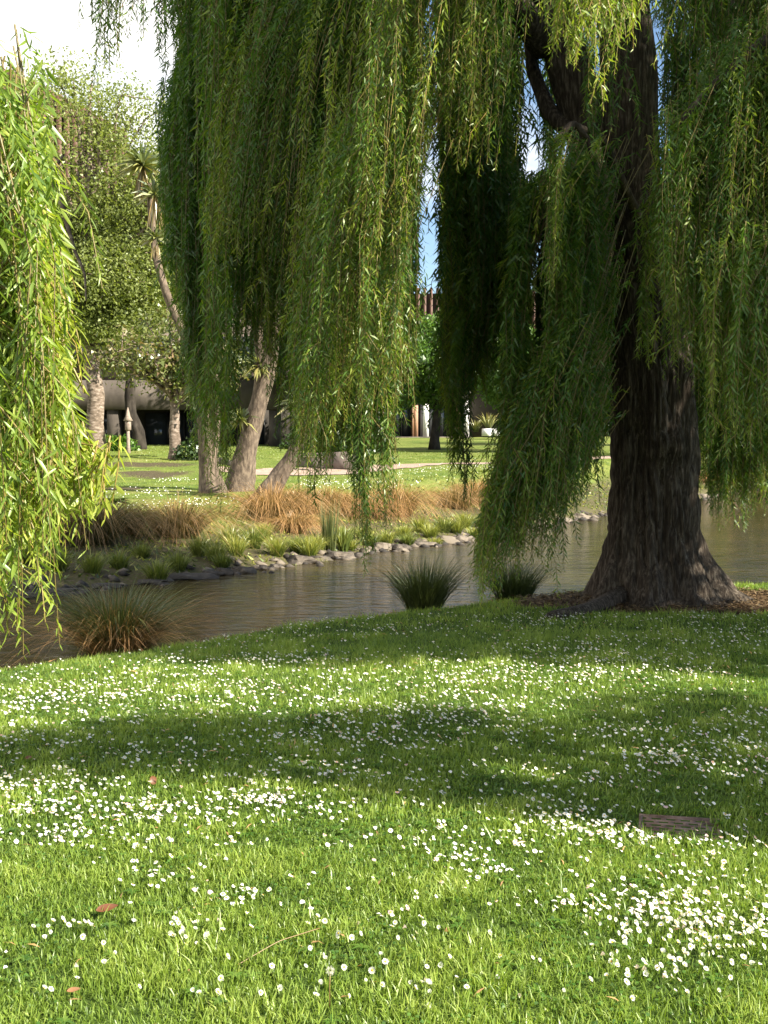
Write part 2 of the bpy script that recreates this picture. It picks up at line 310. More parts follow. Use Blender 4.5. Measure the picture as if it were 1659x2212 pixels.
def leaf_fine(P, D, Nn, L, Wd, bend=.3):
    """nearby leaves: eight vertices, a keel and a curve along the length"""
    D = unit(D); S = unit(np.cross(D, Nn)); U = np.cross(S, D); L = L[:, None]; Wd = Wd[:, None]; bend = np.broadcast_to(bend, (len(P),))[:, None]
    def pt(t, w, k): return P + D * L * t + U * (-bend * L * t * t + k) + S * Wd * w
    V = np.stack([pt(0, 0, 0), pt(.3, .5, .12 * Wd), pt(.3, 0, 0), pt(.3, -.5, .12 * Wd), pt(.65, .4, .1 * Wd), pt(.65, 0, 0), pt(.65, -.4, .1 * Wd), pt(1, 0, 0)], 1).reshape(-1, 3)
    b = (np.arange(len(P)) * 8)[:, None]
    T = np.concatenate([b + [0, 2, 1], b + [0, 3, 2], b + [4, 5, 7], b + [5, 6, 7]]); Q = np.concatenate([b + [1, 2, 5, 4], b + [2, 3, 6, 5]]); return V, [T, Q]
class Fronds:
    def __init__(s): s.P = []; s.D = []; s.L = []; s.T = []; s.stem = MB()
    def strand(s, S, out, length, drift, ls=1.0, gap=.022, tint=.5, side=.3, reach=.35, wob=.05, leafL=.095, stems=True):
        n = max(4, int(length / (gap * ls))); u = np.linspace(0, 1, n) * length
        ph = RNG.random(4) * 6.3; sat = 1 - np.exp(-u / max(reach, .05))
        X = S[0] + out[0] * reach * sat + drift[0] * u + wob * np.sin(u * 1.9 + ph[0]) * u / (u + .6) + .4 * wob * np.sin(u * 6 + ph[2])
        Y = S[1] + out[1] * reach * sat + drift[1] * u + wob * np.sin(u * 1.7 + ph[1]) * u / (u + .6)
        Z = S[2] - (u - .55 * reach * sat)
        P = np.stack([X, Y, Z], 1); T = unit(np.gradient(P, axis=0))
        th = np.arange(n) * 2.4 + RNG.random() * 6 + RNG.normal(0, .4, n); R = np.stack([np.cos(th), np.sin(th), np.zeros(n)], 1)
        k = slice(int(n * .02), None)
        s.P.append(P[k]); s.D.append((T * .75 + R * RNG.uniform(.35, .95, n)[:, None] + RNG.normal(0, .12, (n, 3)))[k])
        s.L.append((leafL * ls * RNG.uniform(.6, 1.15, n) * np.interp(u / length, [0, .1, .85, 1], [.8, 1, .9, .45]))[k])
        s.T.append(np.clip(tint + RNG.normal(0, .13, n) + .25 * sstep(.8, 1, u / length), 0, 1)[k])  # strand ends tinted lighter as a painted highlight
        if stems:
            q = np.linspace(0, n - 1, max(3, int(length / .75))).astype(int); s.stem.tube(P[q], np.linspace(.0045, .0016, len(q)) * ls, 3, tint * .6 + .2, False)
        if side and length > .7:
            for i in range(RNG.poisson(side * length)):
                j = RNG.integers(int(n * .1), int(n * .95)); a = RNG.random() * 6.3
                s.strand(P[j], (math.cos(a), math.sin(a)), RNG.uniform(.2, .6), (0, 0), ls, gap * .9, min(1, tint + .12), 0, RNG.uniform(.1, .22), .02, leafL * .95, stems)
    def build(s, name, mat, parent, width=.12, fine=False, tri=False):
        P = np.concatenate(s.P); D = np.concatenate(s.D); L = np.concatenate(s.L); T = np.concatenate(s.T)
        Nn = unit(RNG.normal(0, 1, P.shape) + [0, 0, .6]); o = np.array(parent.location)
        if fine: V, Fs = leaf_fine(P - o, D, Nn, L, L * width * RNG.uniform(.7, 1.3, len(P)), RNG.uniform(-.1, .4, len(P))); k = 8
        elif tri: V, Fq = leaf_tris(P - o, D, Nn, L * 1.05, L * width * 1.1); Fs = [Fq]; k = 3
        else: V, Fq = leaf_quads(P - o, D, Nn, L, L * width); Fs = [Fq]; k = 4
        st = s.stem; 
        link(name, mesh(name, V, Fs, mat, np.repeat(T, k), False), parent)
        if st.n: st.build('hanging_twigs', M['twig'], parent)
        return len(P)

def grow(base, height, r0, crown, n_limb, depth=3, lean=(0, 0), seed=0, trunk_h=.35):
    """a branching skeleton: returns list of (points, radii) and tip positions inside ellipsoids crown=[(c, r)]"""
    g = np.random.default_rng(seed); segs = []; tips = []
    base = np.array(base, float); top = base + [lean[0], lean[1], height * .93]
    n = 14; t = np.linspace(0, 1, n); Pm = base + (top - base) * t[:, None]; Pm[:, :2] += np.cumsum(g.normal(0, r0 * .22, (n, 2)), 0) * (t > .1)[:, None]
    Pm[0, 2] -= .25
    R = r0 * (1 - t) ** .8 + r0 * .05; R[0] *= 1.5; R[1] *= 1.05; segs.append((Pm, R))
    def at_t(q): return np.array([np.interp(q, t, Pm[:, k]) for k in range(3)])
    for i in range(n_limb):
        c, r = crown[g.integers(len(crown))]; c = base + c
        d = unit(g.normal(0, 1, 3)); d[2] = abs(d[2]) * .7 if g.random() < .65 else d[2]
        tgt = c + d * np.array(r) * g.uniform(.55, .95)
        q = np.clip((tgt[2] - base[2]) / height * g.uniform(.45, .8), trunk_h, .95); s0 = at_t(q)
        k = 7; tt = np.linspace(0, 1, k)[:, None]; mid = (s0 + tgt) / 2 + [0, 0, .12 * np.linalg.norm(tgt - s0)]
        P = (1 - tt) ** 2 * s0 + 2 * tt * (1 - tt) * mid + tt ** 2 * tgt + g.normal(0, .03 * np.linalg.norm(tgt - s0), (k, 3)) * tt * (1 - tt) * 4
        rr = r0 * .42 * (1 - q) ** .5 + .02; segs.append((P, np.linspace(rr, rr * .15, k)))
        for j in range(depth + 2):
            b = P[g.integers(2, k)]; e = b + unit(g.normal(0, 1, 3) + .6 * d) * g.uniform(.18, .4) * np.mean(r)
            Q = np.linspace(b, e, 4) + g.normal(0, .02, (4, 3)) * np.mean(r) * .3; segs.append((Q, np.linspace(rr * .35, .012, 4))); tips.append(e); tips.append((b + e) / 2)
        tips.append(tgt)
    return segs, np.array(tips)
def leafy_tree(name, label, cat, base, height, r0, crown, leaf, bark, n_leaf, leaf_size, n_limb=26, clump=.5, group=None, seed=1, lean=(0, 0), trunk_h=.35, aspect=.7, fill=.25, kind=None):
    g = np.random.default_rng(seed); root = empty(name, base); tag(root, label, cat, group)
    crown = [(np.array(c, float), np.array(r, float)) for c, r in crown]
    segs, tips = grow(base, height, r0, crown, n_limb, seed=seed, lean=lean, trunk_h=trunk_h)
    b = MB(); b.tube(segs[0][0], segs[0][1], 14, .5, True, lambda u, th: 1 + .08 * np.sin(3 * th + 9 * u) + .05 * np.sin(7 * th + 3 * u)); b.build('trunk', bark, root, True)
    b = MB()
    for P, R in segs[1:]: b.tube(P, R, 5, .5, False)
    b.build('branches', bark, root, True)
    n1 = int(n_leaf * (1 - fill)); k = g.integers(0, len(tips), n1)
    P = tips[k] + g.normal(0, clump, (n1, 3)) * np.array([1, 1, .6])
    ci = g.integers(0, len(crown), n_leaf - n1); C = np.array([c for c, r in crown]); Rr = np.array([r for c, r in crown])
    P2 = np.array(base) + C[ci] + unit(g.normal(0, 1, (n_leaf - n1, 3))) * Rr[ci] * (g.random((n_leaf - n1, 1)) ** .33)
    P = np.concatenate([P, P2]); nn = len(P)
    ctint = g.random(len(tips)); T = np.concatenate([ctint[k] * .6, g.random(nn - n1) * .6]) + g.normal(.18, .12, nn)
    D = g.normal(0, 1, (nn, 3)) + [0, 0, -.3]; V, Fq = leaf_tris(P - np.array(base), D, g.normal(0, 1, (nn, 3)) + [0, 0, 1.], leaf_size * g.uniform(.6, 1.3, nn), leaf_size * aspect * g.uniform(.6, 1.2, nn))
    link('foliage', mesh('foliage', V, [Fq], leaf, np.repeat(np.clip(T, 0, 1), 3)), root)
    return root
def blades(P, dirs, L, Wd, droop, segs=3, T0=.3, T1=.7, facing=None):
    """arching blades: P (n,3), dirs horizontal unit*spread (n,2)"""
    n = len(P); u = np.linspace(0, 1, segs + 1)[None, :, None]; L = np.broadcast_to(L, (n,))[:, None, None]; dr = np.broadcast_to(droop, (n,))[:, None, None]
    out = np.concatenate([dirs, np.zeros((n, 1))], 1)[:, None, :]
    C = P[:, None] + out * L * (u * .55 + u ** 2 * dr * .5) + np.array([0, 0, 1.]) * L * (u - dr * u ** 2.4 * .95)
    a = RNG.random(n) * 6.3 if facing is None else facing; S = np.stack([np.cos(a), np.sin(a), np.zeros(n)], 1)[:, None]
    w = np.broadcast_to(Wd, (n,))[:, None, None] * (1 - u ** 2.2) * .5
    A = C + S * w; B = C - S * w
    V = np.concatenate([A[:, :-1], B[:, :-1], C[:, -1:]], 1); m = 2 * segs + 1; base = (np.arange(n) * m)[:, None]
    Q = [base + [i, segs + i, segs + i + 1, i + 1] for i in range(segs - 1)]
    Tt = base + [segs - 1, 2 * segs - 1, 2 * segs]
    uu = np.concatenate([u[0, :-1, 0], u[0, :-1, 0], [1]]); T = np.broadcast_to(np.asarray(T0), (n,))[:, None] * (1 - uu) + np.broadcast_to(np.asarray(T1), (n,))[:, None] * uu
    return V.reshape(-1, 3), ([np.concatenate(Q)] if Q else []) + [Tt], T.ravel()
def tuft(n, h, spread, r, wd, droop, T0, T1, segs=4, tj=.15):
    a = RNG.random(n) * 6.3; q = RNG.random(n) ** .6; P = np.stack([np.cos(a) * r * q, np.sin(a) * r * q, np.full(n, -.03)], 1); a2 = a + RNG.normal(0, .5, n)
    s = spread * q * RNG.uniform(.6, 1.3, n); L = h * RNG.uniform(.5, 1.1, n) * (.75 + .35 * q)
    return blades(P, np.stack([np.cos(a2) * s, np.sin(a2) * s], 1), L, wd * RNG.uniform(.7, 1.3, n), droop * (.3 + .7 * q) * RNG.uniform(.7, 1.15, n), segs, np.clip(T0 + RNG.normal(0, tj, n), 0, 1), np.clip(T1 + RNG.normal(0, tj, n), 0, 1))

# ------------------------------------------------------------------ buildings beyond the far lawn
def town_hall():
    Y = 58; z0 = float(zg(np.array(-14.), np.array(58.))) - .3
    root = empty('concrete_hall', (-14, Y, z0)); tag(root, 'large concrete hall with dark recessed ground floor and brown ribbed upper walls at left', 'building')
    X = lambda px: (px - 829.5) / F * Y
    Z = lambda py: EYE + (960 - py) / F * Y
    b = MB(); b.box((X(-400), Y, Z(885)), (X(640), Y + 1.2, Z(822))); b.build('fascia', M['concrete'], root)
    b = MB(); b.box((X(-400), Y + 2.6, z0), (X(640), Y + 16, Z(835))); b.build('recess_wall', M['darkwall'], root)
    for (a, c) in [(231, 255), (-60, -20), (581, 604), (420, 436)]:
        b = MB(); b.box((X(a), Y + .15, z0), (X(c), Y + 1.1, Z(885))); b.build('column', M['concrete'], root)
    b = MB(); b.box((X(256), Y + 1.15, z0), (X(270), Y + 2.55, Z(886))); b.build('column', M['concrete'], root)
    for i, (a, c) in enumerate([(158, 192), (194, 229), (294, 343), (345, 380), (382, 418), (530, 560)]):
        w = MB(); w.box((X(a), Y + 2.45, z0), (X(c), Y + 2.58, Z(890))); wo_ = w.build('window', M['glass'], root)
        f = MB(); f.box((X(c), Y + 2.3, z0), (X(c + 2), Y + 2.6, Z(888))); f.build('mullion', M['black'], root)
    b = MB(); b.box((X(-400), Y + 1.25, Z(821)), (X(640), Y + 16, Z(640))); b.build('upper_wall', M['wall_concrete'], root)
    for i in range(9):
        a = 150 + i * 52; b = MB(); b.box((X(a), Y + 1.1, Z(790)), (X(a + 44), Y + 1.22, Z(725))); b.build('window', M['glass'], root)
    # drum with ribs, roof falling to the right
    xs = np.linspace(X(-500), X(250), 44); top = np.interp(xs, [X(-500), X(10), X(250), X(251)], [Z(100), Z(135), Z(262), Z(262)])
    b = MB(); n = len(xs); V = [(x, Y + 3, Z(640)) for x in xs] + [(x, Y + 3, t - .5) for x, t in zip(xs, top)] + [(x, Y + 16, t - .5) for x, t in zip(xs, top)]
    Fq = [[i, i + 1, n + i + 1, n + i] for i in range(n - 1)] + [[n + i, n + i + 1, 2 * n + i + 1, 2 * n + i] for i in range(n - 1)]
    V += [(xs[-1], Y + 16, Z(640))]; b.add(V, [Fq, [[n - 1, 3 * n, 3 * n - 1, 2 * n - 1]]]); b.build('drum_wall', M['brown'], root)
    for x, t in zip(xs[::1], top):
        b = MB(); b.box((x - .13, Y + 2.3, Z(640)), (x + .13, Y + 2.98, t)); b.build('rib', M['brown'], root)
town_hall()
def far_wing():
    Y = 86; X = lambda px: (px - 829.5) / F * Y; Z = lambda py: EYE + (960 - py) / F * Y
    z0 = Z(947); root = empty('low_wing', (X(950), Y, z0 - .4)); tag(root, 'distant glazed wing with white piers below brown vertical ribs, seen between willow fronds', 'building')
    b = MB(); b.box((X(700), Y + .6, z0 - .5), (X(1014), Y + 14, Z(760))); b.build('wall', M['brown'], root)
    b = MB(); b.box((X(700), Y - .6, z0 - .5), (X(1016), Y + .59, z0 + .12)); b.build('plinth', M['concrete'], root)
    b = MB(); b.box((X(700), Y - .2, Z(862)), (X(1016), Y + .59, Z(835))); b.build('fascia', M['concrete'], root)
    for k in range(2):
        o = 868 - k * 97 + 97
        for (a, c, m, d) in [(o - 75, o - 72, 'tanwall', .05), (893 - 868 + o - 97 + 0, 903 - 868 + o - 97, 'tanwall', .1), (903.3 - 868 + o - 97, 908 - 868 + o - 97, 'black', .3), (908.3 - 868 + o - 97, 913 - 868 + o - 97, 'lilac', .2), (913.3 - 868 + o - 97, 926 - 868 + o - 97, 'white', .0)]:
            if c < 700 or c > 1013: continue
            b = MB(); b.box((X(a), Y + d, z0 + .125), (X(c), Y + .585, Z(863))); b.build('pier', M[m], root)
        for q in range(3):
            a = 927 - 868 + o - 97 + q * 19.; c = a + 17.5
            if c > 985 or a < 700: continue
            b = MB(); b.box((X(a), Y + .45, z0 + .13), (X(c), Y + .58, Z(864))); b.build('window', M['glass'], root)
            b = MB(); b.box((X(c), Y + .35, z0 + .13), (X(c + 1.3), Y + .58, Z(864))); b.build('mullion', M['black'], root)
    for (a, c, m, d) in [(984, 993, 'tanwall', .05), (993.3, 997, 'black', .3), (997.3, 1002, 'lilac', .2), (1002.3, 1013, 'white', 0)]:
        b = MB(); b.box((X(a), Y + d, z0 + .125), (X(c), Y + .585, Z(863))); b.build('pier', M[m], root)
    b = MB(); b.box((X(700), Y + 4, Z(760)), (X(1250), Y + 14, Z(622))); b.build('ribbed_wall', M['brown'], root)
    for i in range(38):
        x = X(706 + i * 14.3); b = MB(); b.box((x - .1, Y + 3.4, Z(748)), (x + .1, Y + 3.98, Z(612))); b.build('rib', M['brown'], root)
    b = MB(); b.box((X(1014), Y + .62, z0 + .1), (X(1250), Y + 14, Z(760))); b.build('side_wall', M['darkwall'], root)
far_wing()
def planter(px0, px1, py, Y, lab, plants=True):
    X = lambda px: (px - 829.5) / F * Y; Z = lambda p: EYE + (960 - p) / F * Y
    root = empty('planter_box', (X((px0 + px1) / 2), Y, Z(py))); tag(root, lab, 'planter', 'white planters by the wing')
    b = MB(); b.box((X(px0), Y, Z(py)), (X(px1), Y + 1.2, Z(py - 16))); b.build('box', M['white'], root)
    b = MB(); b.box((X(px0) + .05, Y + .05, Z(py - 16)), (X(px1) - .05, Y + 1.15, Z(py - 16) + .03)); b.build('soil', M['darkwall'], root)
planter(1043, 1061, 942, 80, 'white planter box just right of the flax plant gap, left one of two')
planter(1061.6, 1079, 942, 80, 'white planter box on the far lawn, right one of the pair')
def flax(px, py, Y, h, lab):
    p = at(px, py, Y); V, Fs, T = tuft(70, h, .8, .15, .07, .45, .4, .75, 4)
    o = link('flax_plant', mesh('flax_plant', V, Fs, M['cabbage'], T)); o.location = p; tag(o, lab, 'plant', 'flax in planters')
flax(1056, 926, 80.6, 1.5, 'spiky pale flax plant growing in the white planter box')
flax(1028, 932, 81, 1.2, 'smaller spiky flax left of the white planter boxes')

# path, walls and benches on the far lawn
def strip(pts, w, name, mat, lift=.02, kind='structure'):
    P = []; pts = np.array(pts); n = 50; t = np.linspace(0, len(pts) - 1, n); X = np.interp(t, range(len(pts)), pts[:, 0]); Y = np.interp(t, range(len(pts)), pts[:, 1]); Wv = np.interp(t, range(len(pts)), w)
    d = unit(np.stack([np.gradient(X), np.gradient(Y)], 1)); nrm = np.stack([-d[:, 1], d[:, 0]], 1); rows = []
    for s in np.linspace(-1, 1, 7):
        x = X + nrm[:, 0] * Wv * s; y = Y + nrm[:, 1] * Wv * s; rows.append(np.stack([x, y, zfar(x, y) + lift], 1))
    V = np.stack(rows, 1).reshape(-1, 3); i, j = np.meshgrid(np.arange(n - 1), np.arange(6), indexing='ij'); a = (i * 7 + j).ravel()
    return tag(link(name, mesh(name, V, [np.stack([a, a + 7, a + 8, a + 1], 1)], mat, np.full(len(V), .5))), kind=kind)
hp = [hit(p, q) for p, q in [(470, 1010), (520, 1018), (590, 1022), (700, 1020), (800, 1010), (930, 1003), (1080, 1001), (1400, 990)]]
strip([(h[0], h[1]) for h in hp], [.2, .8, 1.5, 1.5, 1.1, .6, .5, .5], 'path', M['paving'])
def wall(name, lab, a, b, h0, h1, th, mat, cat='wall'):
    A = hit(*a); B = hit(*b); d = unit((B - A)[:2]); nrm = np.array([-d[1], d[0]]) * th; root = empty(name, A); tag(root, lab, cat)
    n = max(2, int(np.linalg.norm(B - A) / 1.6))
    for i in range(n):
        p = A[:2] + (B - A)[:2] * i / n + d * .01; q = A[:2] + (B - A)[:2] * (i + 1) / n - d * .01; hh = [h0 + (h1 - h0) * k / n for k in (i, i + 1)]
        zp = float(zg(*p)); zq = float(zg(*q)); V = [(*p, zp - .2), (*q, zq - .2), (*(q + nrm), zq - .2), (*(p + nrm), zp - .2), (*p, zp + hh[0]), (*q, zq + hh[1]), (*(q + nrm), zq + hh[1]), (*(p + nrm), zp + hh[0])]
        m = MB(); m.add(V, [[0, 3, 2, 1], [4, 5, 6, 7], [0, 1, 5, 4], [1, 2, 6, 5], [2, 3, 7, 6], [3, 0, 4, 7]]); m.build('wall_panel', mat, root)
wall('low_wall', 'low grey concrete retaining wall beside the path, right of the leaning cabbage trees', (640, 1008), (760, 1017), .45, .62, .25, M['wall_concrete'])
wall('kerb_wall', 'low pale kerb wall between the slim tree and the cabbage trees', (408, 990), (505, 1008), .22, .12, .2, M['concrete'])
def bench(px, py, w, lab):
    p = hit(px, py); root = empty('bench', p); tag(root, lab, 'bench')
    for k in range(3):
        m = MB(); m.box((p[0] - w / 2, p[1] + k * .16, p[2] + .42), (p[0] + w / 2, p[1] + k * .16 + .14, p[2] + .47)); m.build('seat_plank', M['wood'], root)
    for s in (-1, 1):
        x = p[0] + s * w * .42; m = MB(); m.tube([(x, p[1] + .02, p[2] - .05), (x, p[1] + .04, p[2] + .2), (x, p[1] + .02, p[2] + .415)], [.03, .022, .03], 6); m.tube([(x, p[1] + .42, p[2] - .05), (x, p[1] + .4, p[2] + .2), (x, p[1] + .42, p[2] + .415)], [.03, .022, .03], 6); m.box((x - .025, p[1], p[2] + .38), (x + .025, p[1] + .46, p[2] + .418)); m.build('leg', M['black'], root)
    return root
bench(660, 1018, 1.1, 'plain grey bench beside the path in front of the low retaining wall')
def park_bench():
    p = hit(118, 1031); w = .95; root = empty('park_bench', p); tag(root, 'grey slab bench with curled black iron side, half hidden behind near willow leaves at left', 'bench')
    m = MB(); m.box((p[0] - w / 2 - .1, p[1], p[2] + .40), (p[0] + w / 2 - .02, p[1] + .5, p[2] + .46)); m.build('seat', M['wood'], root)
    m = MB(); m.box((p[0] - w / 2, p[1] + .06, p[2] - .05), (p[0] + w / 2 - .3, p[1] + .42, p[2] + .395)); m.build('base_panel', M['concrete'], root)
    th = np.linspace(0, 1, 14); m = MB(); x = p[0] + w / 2 - .18
    m.tube(np.stack([x + .12 * np.sin(th * 5), np.full(14, p[1] + .03), p[2] - .03 + .47 * th], 1), .028, 6); m.tube(np.stack([x + .1 - .12 * np.sin(th * 5), np.full(14, p[1] + .40), p[2] - .03 + .47 * th], 1), .028, 6); m.build('iron_side', M['black'], root)
park_bench()
def white_pole():
    p = hit(122, 990); z1 = EYE + (960 - 640) / F * p[1]
    root = empty('lamp_post', p); tag(root, 'tall white lamp post behind the near willow fronds at left', 'lamp post')
    m = MB(); m.tube([p - [0, 0, .2], p + [-.01, 0, .6], (p[0] - .1, p[1], z1)], [.075, .065, .045], 12); m.build('pole', M['white'], root, True)
    m = MB(); m.tube([(p[0] - .1, p[1], z1), (p[0] - .1, p[1], z1 + .12), (p[0] - .1, p[1], z1 + .4), (p[0] - .1, p[1], z1 + .46)], [.06, .16, .2, .03], 12); m.build('lamp_head', M['black'], root, True)
white_pole()
def lantern():
    p = hit(278, 974, 40); Y = p[1] - 2.5; p = np.array([(278 - 829.5) / F * Y, Y, float(zg((278 - 829.5) / F * Y, Y))])
    root = empty('stone_lantern', p); tag(root, 'small pale pointed stone lantern against the dark recess of the hall', 'lantern')
    for nm, P, R in [('post', [(0, 0, -.1), (0, 0, .25), (0, 0, .85)], [.11, .07, .06]), ('lamp_box', [(0, 0, .851), (0, 0, .9), (0, 0, 1.2), (0, 0, 1.22)], [.06, .12, .12, .1]), ('roof', [(0, 0, 1.221), (0, 0, 1.25), (0, 0, 1.4), (0, 0, 1.75)], [.1, .19, .1, .02])]:
        m = MB(); m.tube(p + np.array(P), R, 6); m.build(nm, M['wood'], root)
lantern()

# ------------------------------------------------------------------ trees beyond the river
def tree_px(px, py, Y=None):
    h = hit(px, py) if Y is None else None
    if Y is not None:
        x = (px - 829.5) / F * Y; h = np.array([x, Y, float(zg(x, Y))])
    return h
b0 = tree_px(205, 985, 47); s = b0[1] / F
leafy_tree('birch_tree', 'tall pale green tree with airy crown behind the left lawn, in front of the hall', 'tree', b0, 15.4, .33,
           [((-.8, 0, 11.4), (3.9, 3, 4.2)), ((3.6, 0, 8.6), (2.7, 2.2, 4.2)), ((2.3, -.5, 8.3), (2.5, 2.5, 3.6)), ((-2.6, .3, 7.2), (2.8, 2.6, 3.4)), ((1.0, -1, 6.0), (2.9, 2.6, 2.2))], M['birch_leaf'], M['birchbark'], 112000, .12, 95, .45, seed=3)
b0 = tree_px(378, 992)
leafy_tree('slim_tree', 'slim pale trunked tree with thin twiggy crown left of the cabbage trees', 'tree', b0, 4.6, .2,
           [((-1.0, 0, 3.3), (2.3, 1.6, 1.2)), ((-.3, 0, 4.3), (1.9, 1.6, 1.0)), ((1.2, 0, 3.2), (1.2, 1.2, 1.1))], M['sparse_leaf'], M['birchbark'], 6500, .14, 46, .3, seed=5, trunk_h=.42, fill=.15)
b0 = tree_px(300, 940, 52)
leafy_tree('bushy_tree', 'bushy mid green tree filling the gap right of the tall pale tree', 'tree', b0, 10.5, .25,
           [((.6, 0, 6.4), (2.6, 2, 3.2)), ((-2, 0, 6), (2.3, 2, 2.4)), ((.8, 0, 9.2), (1.6, 1.5, 2.0))], M['birch_leaf'], M['darkbark'], 56000, .11, 44, .4, seed=8)
b0 = tree_px(938, 978, 62)
leafy_tree('lawn_tree', 'small dark trunked tree with low limb on the far lawn before the glazed wing', 'tree', b0, 7.2, .24,
           [((-1.6, 0, 3.0), (1.0, 1.2, .9)), ((-.9, 0, 4.7), (1.7, 1.6, 1.2)), ((1.3, 0, 3.9), (1.9, 1.6, 1.1)), ((.2, 0, 5.9), (1.5, 1.4, 1.2))], M['fresh_leaf'], M['darkbark'], 17000, .16, 34, .32, seed=11, trunk_h=.3)
b0 = tree_px(1098, 985, 60)
leafy_tree('lawn_tree', 'fresh green tree on the far lawn, its trunk hidden by the willow curtain', 'tree', b0, 8.2, .22,
           [((-.4, 0, 5.2), (1.6, 1.6, 2.3)), ((1.6, 0, 4.4), (2.2, 1.8, 1.9)), ((-.2, 0, 3.0), (1.2, 1.2, 1.0))], M['fresh_leaf'], M['darkbark'], 20000, .16, 34, .35, seed=12)
b0 = tree_px(710, 975, 56)
leafy_tree('dark_tree', 'dark tree standing behind the middle willow curtain', 'tree', b0, 9.5, .26,
           [((0, 0, 5.6), (2.8, 2, 2.8)), ((-2.4, 0, 5), (2.2, 2, 2.2)), ((2.2, 0, 4.8), (1.8, 2, 2.0))], M['dark_leaf'], M['darkbark'], 17000, .18, 34, .4, seed=14)
for i, (px, Y, h, w, leaf, lab) in enumerate([
        (1230, 104, 17, 5.5, 'dark_leaf', 'dark tall tree in the distance, left of the big trunk'), (1390, 98, 15, 5, 'fresh_leaf', 'fresh green distant tree directly behind the big trunk'),
        (1560, 92, 14, 5, 'dark_leaf', 'dark distant tree just right of the big trunk'), (1730, 88, 16, 6, 'fresh_leaf', 'bright distant tree at the right edge'),
        (1085, 112, 12, 4.5, 'dark_leaf', 'low dark distant tree right of the glazed wing'), (1660, 120, 21, 7, 'dark_leaf', 'tallest dark distant tree near the right edge'),
        (560, 75, 14, 5, 'dark_leaf', 'dark distant tree above the leaning cabbage trees'), (1900, 100, 17, 7, 'dark_leaf', 'broad distant tree beyond the right edge')]):
    b0 = tree_px(px, 0, Y)
    leafy_tree('distant_tree', lab, 'tree', b0, h, .35, [((0, 0, h * .62), (w, w * .8, h * .33)), ((w * .5, 0, h * .42), (w * .6, w * .5, h * .25)), ((-w * .5, 0, h * .4), (w * .6, w * .5, h * .26))],
               M[leaf], M['darkbark'], 9000, .38, 26, .8, 'distant trees behind the willow', 20 + i, aspect=.75, fill=.4)
for i, (x_, y_, h_, lab) in enumerate([(12.5, 55, 11, 'leafy tree on the far lawn directly behind the big trunk, casting shade to its left'), (19.5, 49, 12, 'leafy tree on the far lawn past the right edge'), (17, 66, 12, 'leafy tree farther back on the right part of the far lawn')]):
    leafy_tree('shade_lawn_tree', lab, 'tree', (x_, y_, float(zg(np.array(x_), np.array(float(y_))))), h_, .3, [((0, 0, h_ * .66), (3.2, 3, h_ * .28)), ((2, .5, h_ * .5), (2.4, 2.2, 1.8)), ((-2.2, 0, h_ * .5), (2.2, 2.2, 1.6))], M['fresh_leaf'], M['darkbark'], 12000, .22, 34, .5, None, 60 + i, trunk_h=.3)
for i, (px, Y, w, lab) in enumerate([(1120, 96, 5, 'low dark hedge like tree under the distant canopy right of the wing'), (1300, 92, 6, 'low dark tree mass left behind the big trunk'), (1480, 90, 6, 'low dark tree mass right behind the big trunk'), (1640, 88, 6, 'low dark tree mass near the right edge'), (1800, 95, 6, 'low dark tree mass past the right edge')]):
    b0 = tree_px(px, 0, Y); leafy_tree('hedge_tree', lab, 'tree', b0, 6.5, .25, [((0, 0, 2.6), (w * 1.2, w * .5, 3.0)), ((2, 0, 4.2), (w * .7, w * .4, 2.2))], M['dark_leaf'], M['darkbark'], 12000, .36, 20, .6, 'low trees closing the far lawn', 40 + i, fill=.6)
# cabbage trees
def tube_path(P, n=22):
    P = np.array(P, float); t = np.linspace(0, len(P) - 1, n); Q = np.stack([np.interp(t, range(len(P)), P[:, k]) for k in range(P.shape[1])], 1)
    for _ in range(2): Q[1:-1] = (Q[:-2] + 2 * Q[1:-1] + Q[2:]) / 4
    return Q
def sword_head(m, c, L, n=90, skirt=0, wd=.05):
    a = RNG.random(n) * 6.3; el = np.arcsin(RNG.uniform(-.35, 1, n)); D = np.stack([np.cos(a) * np.cos(el), np.sin(a) * np.cos(el), np.sin(el)], 1)
    Ls = L * RNG.uniform(.7, 1.1, n); T = np.clip(np.interp(el, [-.5, .2, 1.4], [.75, .35, .25]) + RNG.normal(0, .1, n), 0, 1)
    if skirt:
        k = int(n * .6); D2 = np.stack([np.cos(a[:k]) * .35, np.sin(a[:k]) * .35, -np.ones(k)], 1); D = np.concatenate([D, unit(D2)]); Ls = np.concatenate([Ls, L * skirt * RNG.uniform(.6, 1.1, k)]); T = np.concatenate([T, RNG.uniform(.75, 1, k)])
    nn = len(D); S = unit(np.cross(D, RNG.normal(0, 1, (nn, 3)))); w = wd * RNG.uniform(.7, 1.2, nn)[:, None]; L3 = Ls[:, None]; g = np.array([0, 0, -1.])
    P0 = c + D * .04 - S * w * .5; P1 = c + D * .04 + S * w * .5; P2 = c + D * L3 * .55 + S * w * .55 + g * L3 * .05; P3 = c + D * L3 * .55 - S * w * .55 + g * L3 * .05; P4 = c + D * L3 * .98 + g * L3 * .28
    V = np.stack([P0, P1, P2, P3, P4], 1).reshape(-1, 3); b = (np.arange(nn) * 5)[:, None]; m.add(V, [b + [0, 1, 2, 3], b + [3, 2, 4]], np.repeat(T, 5))
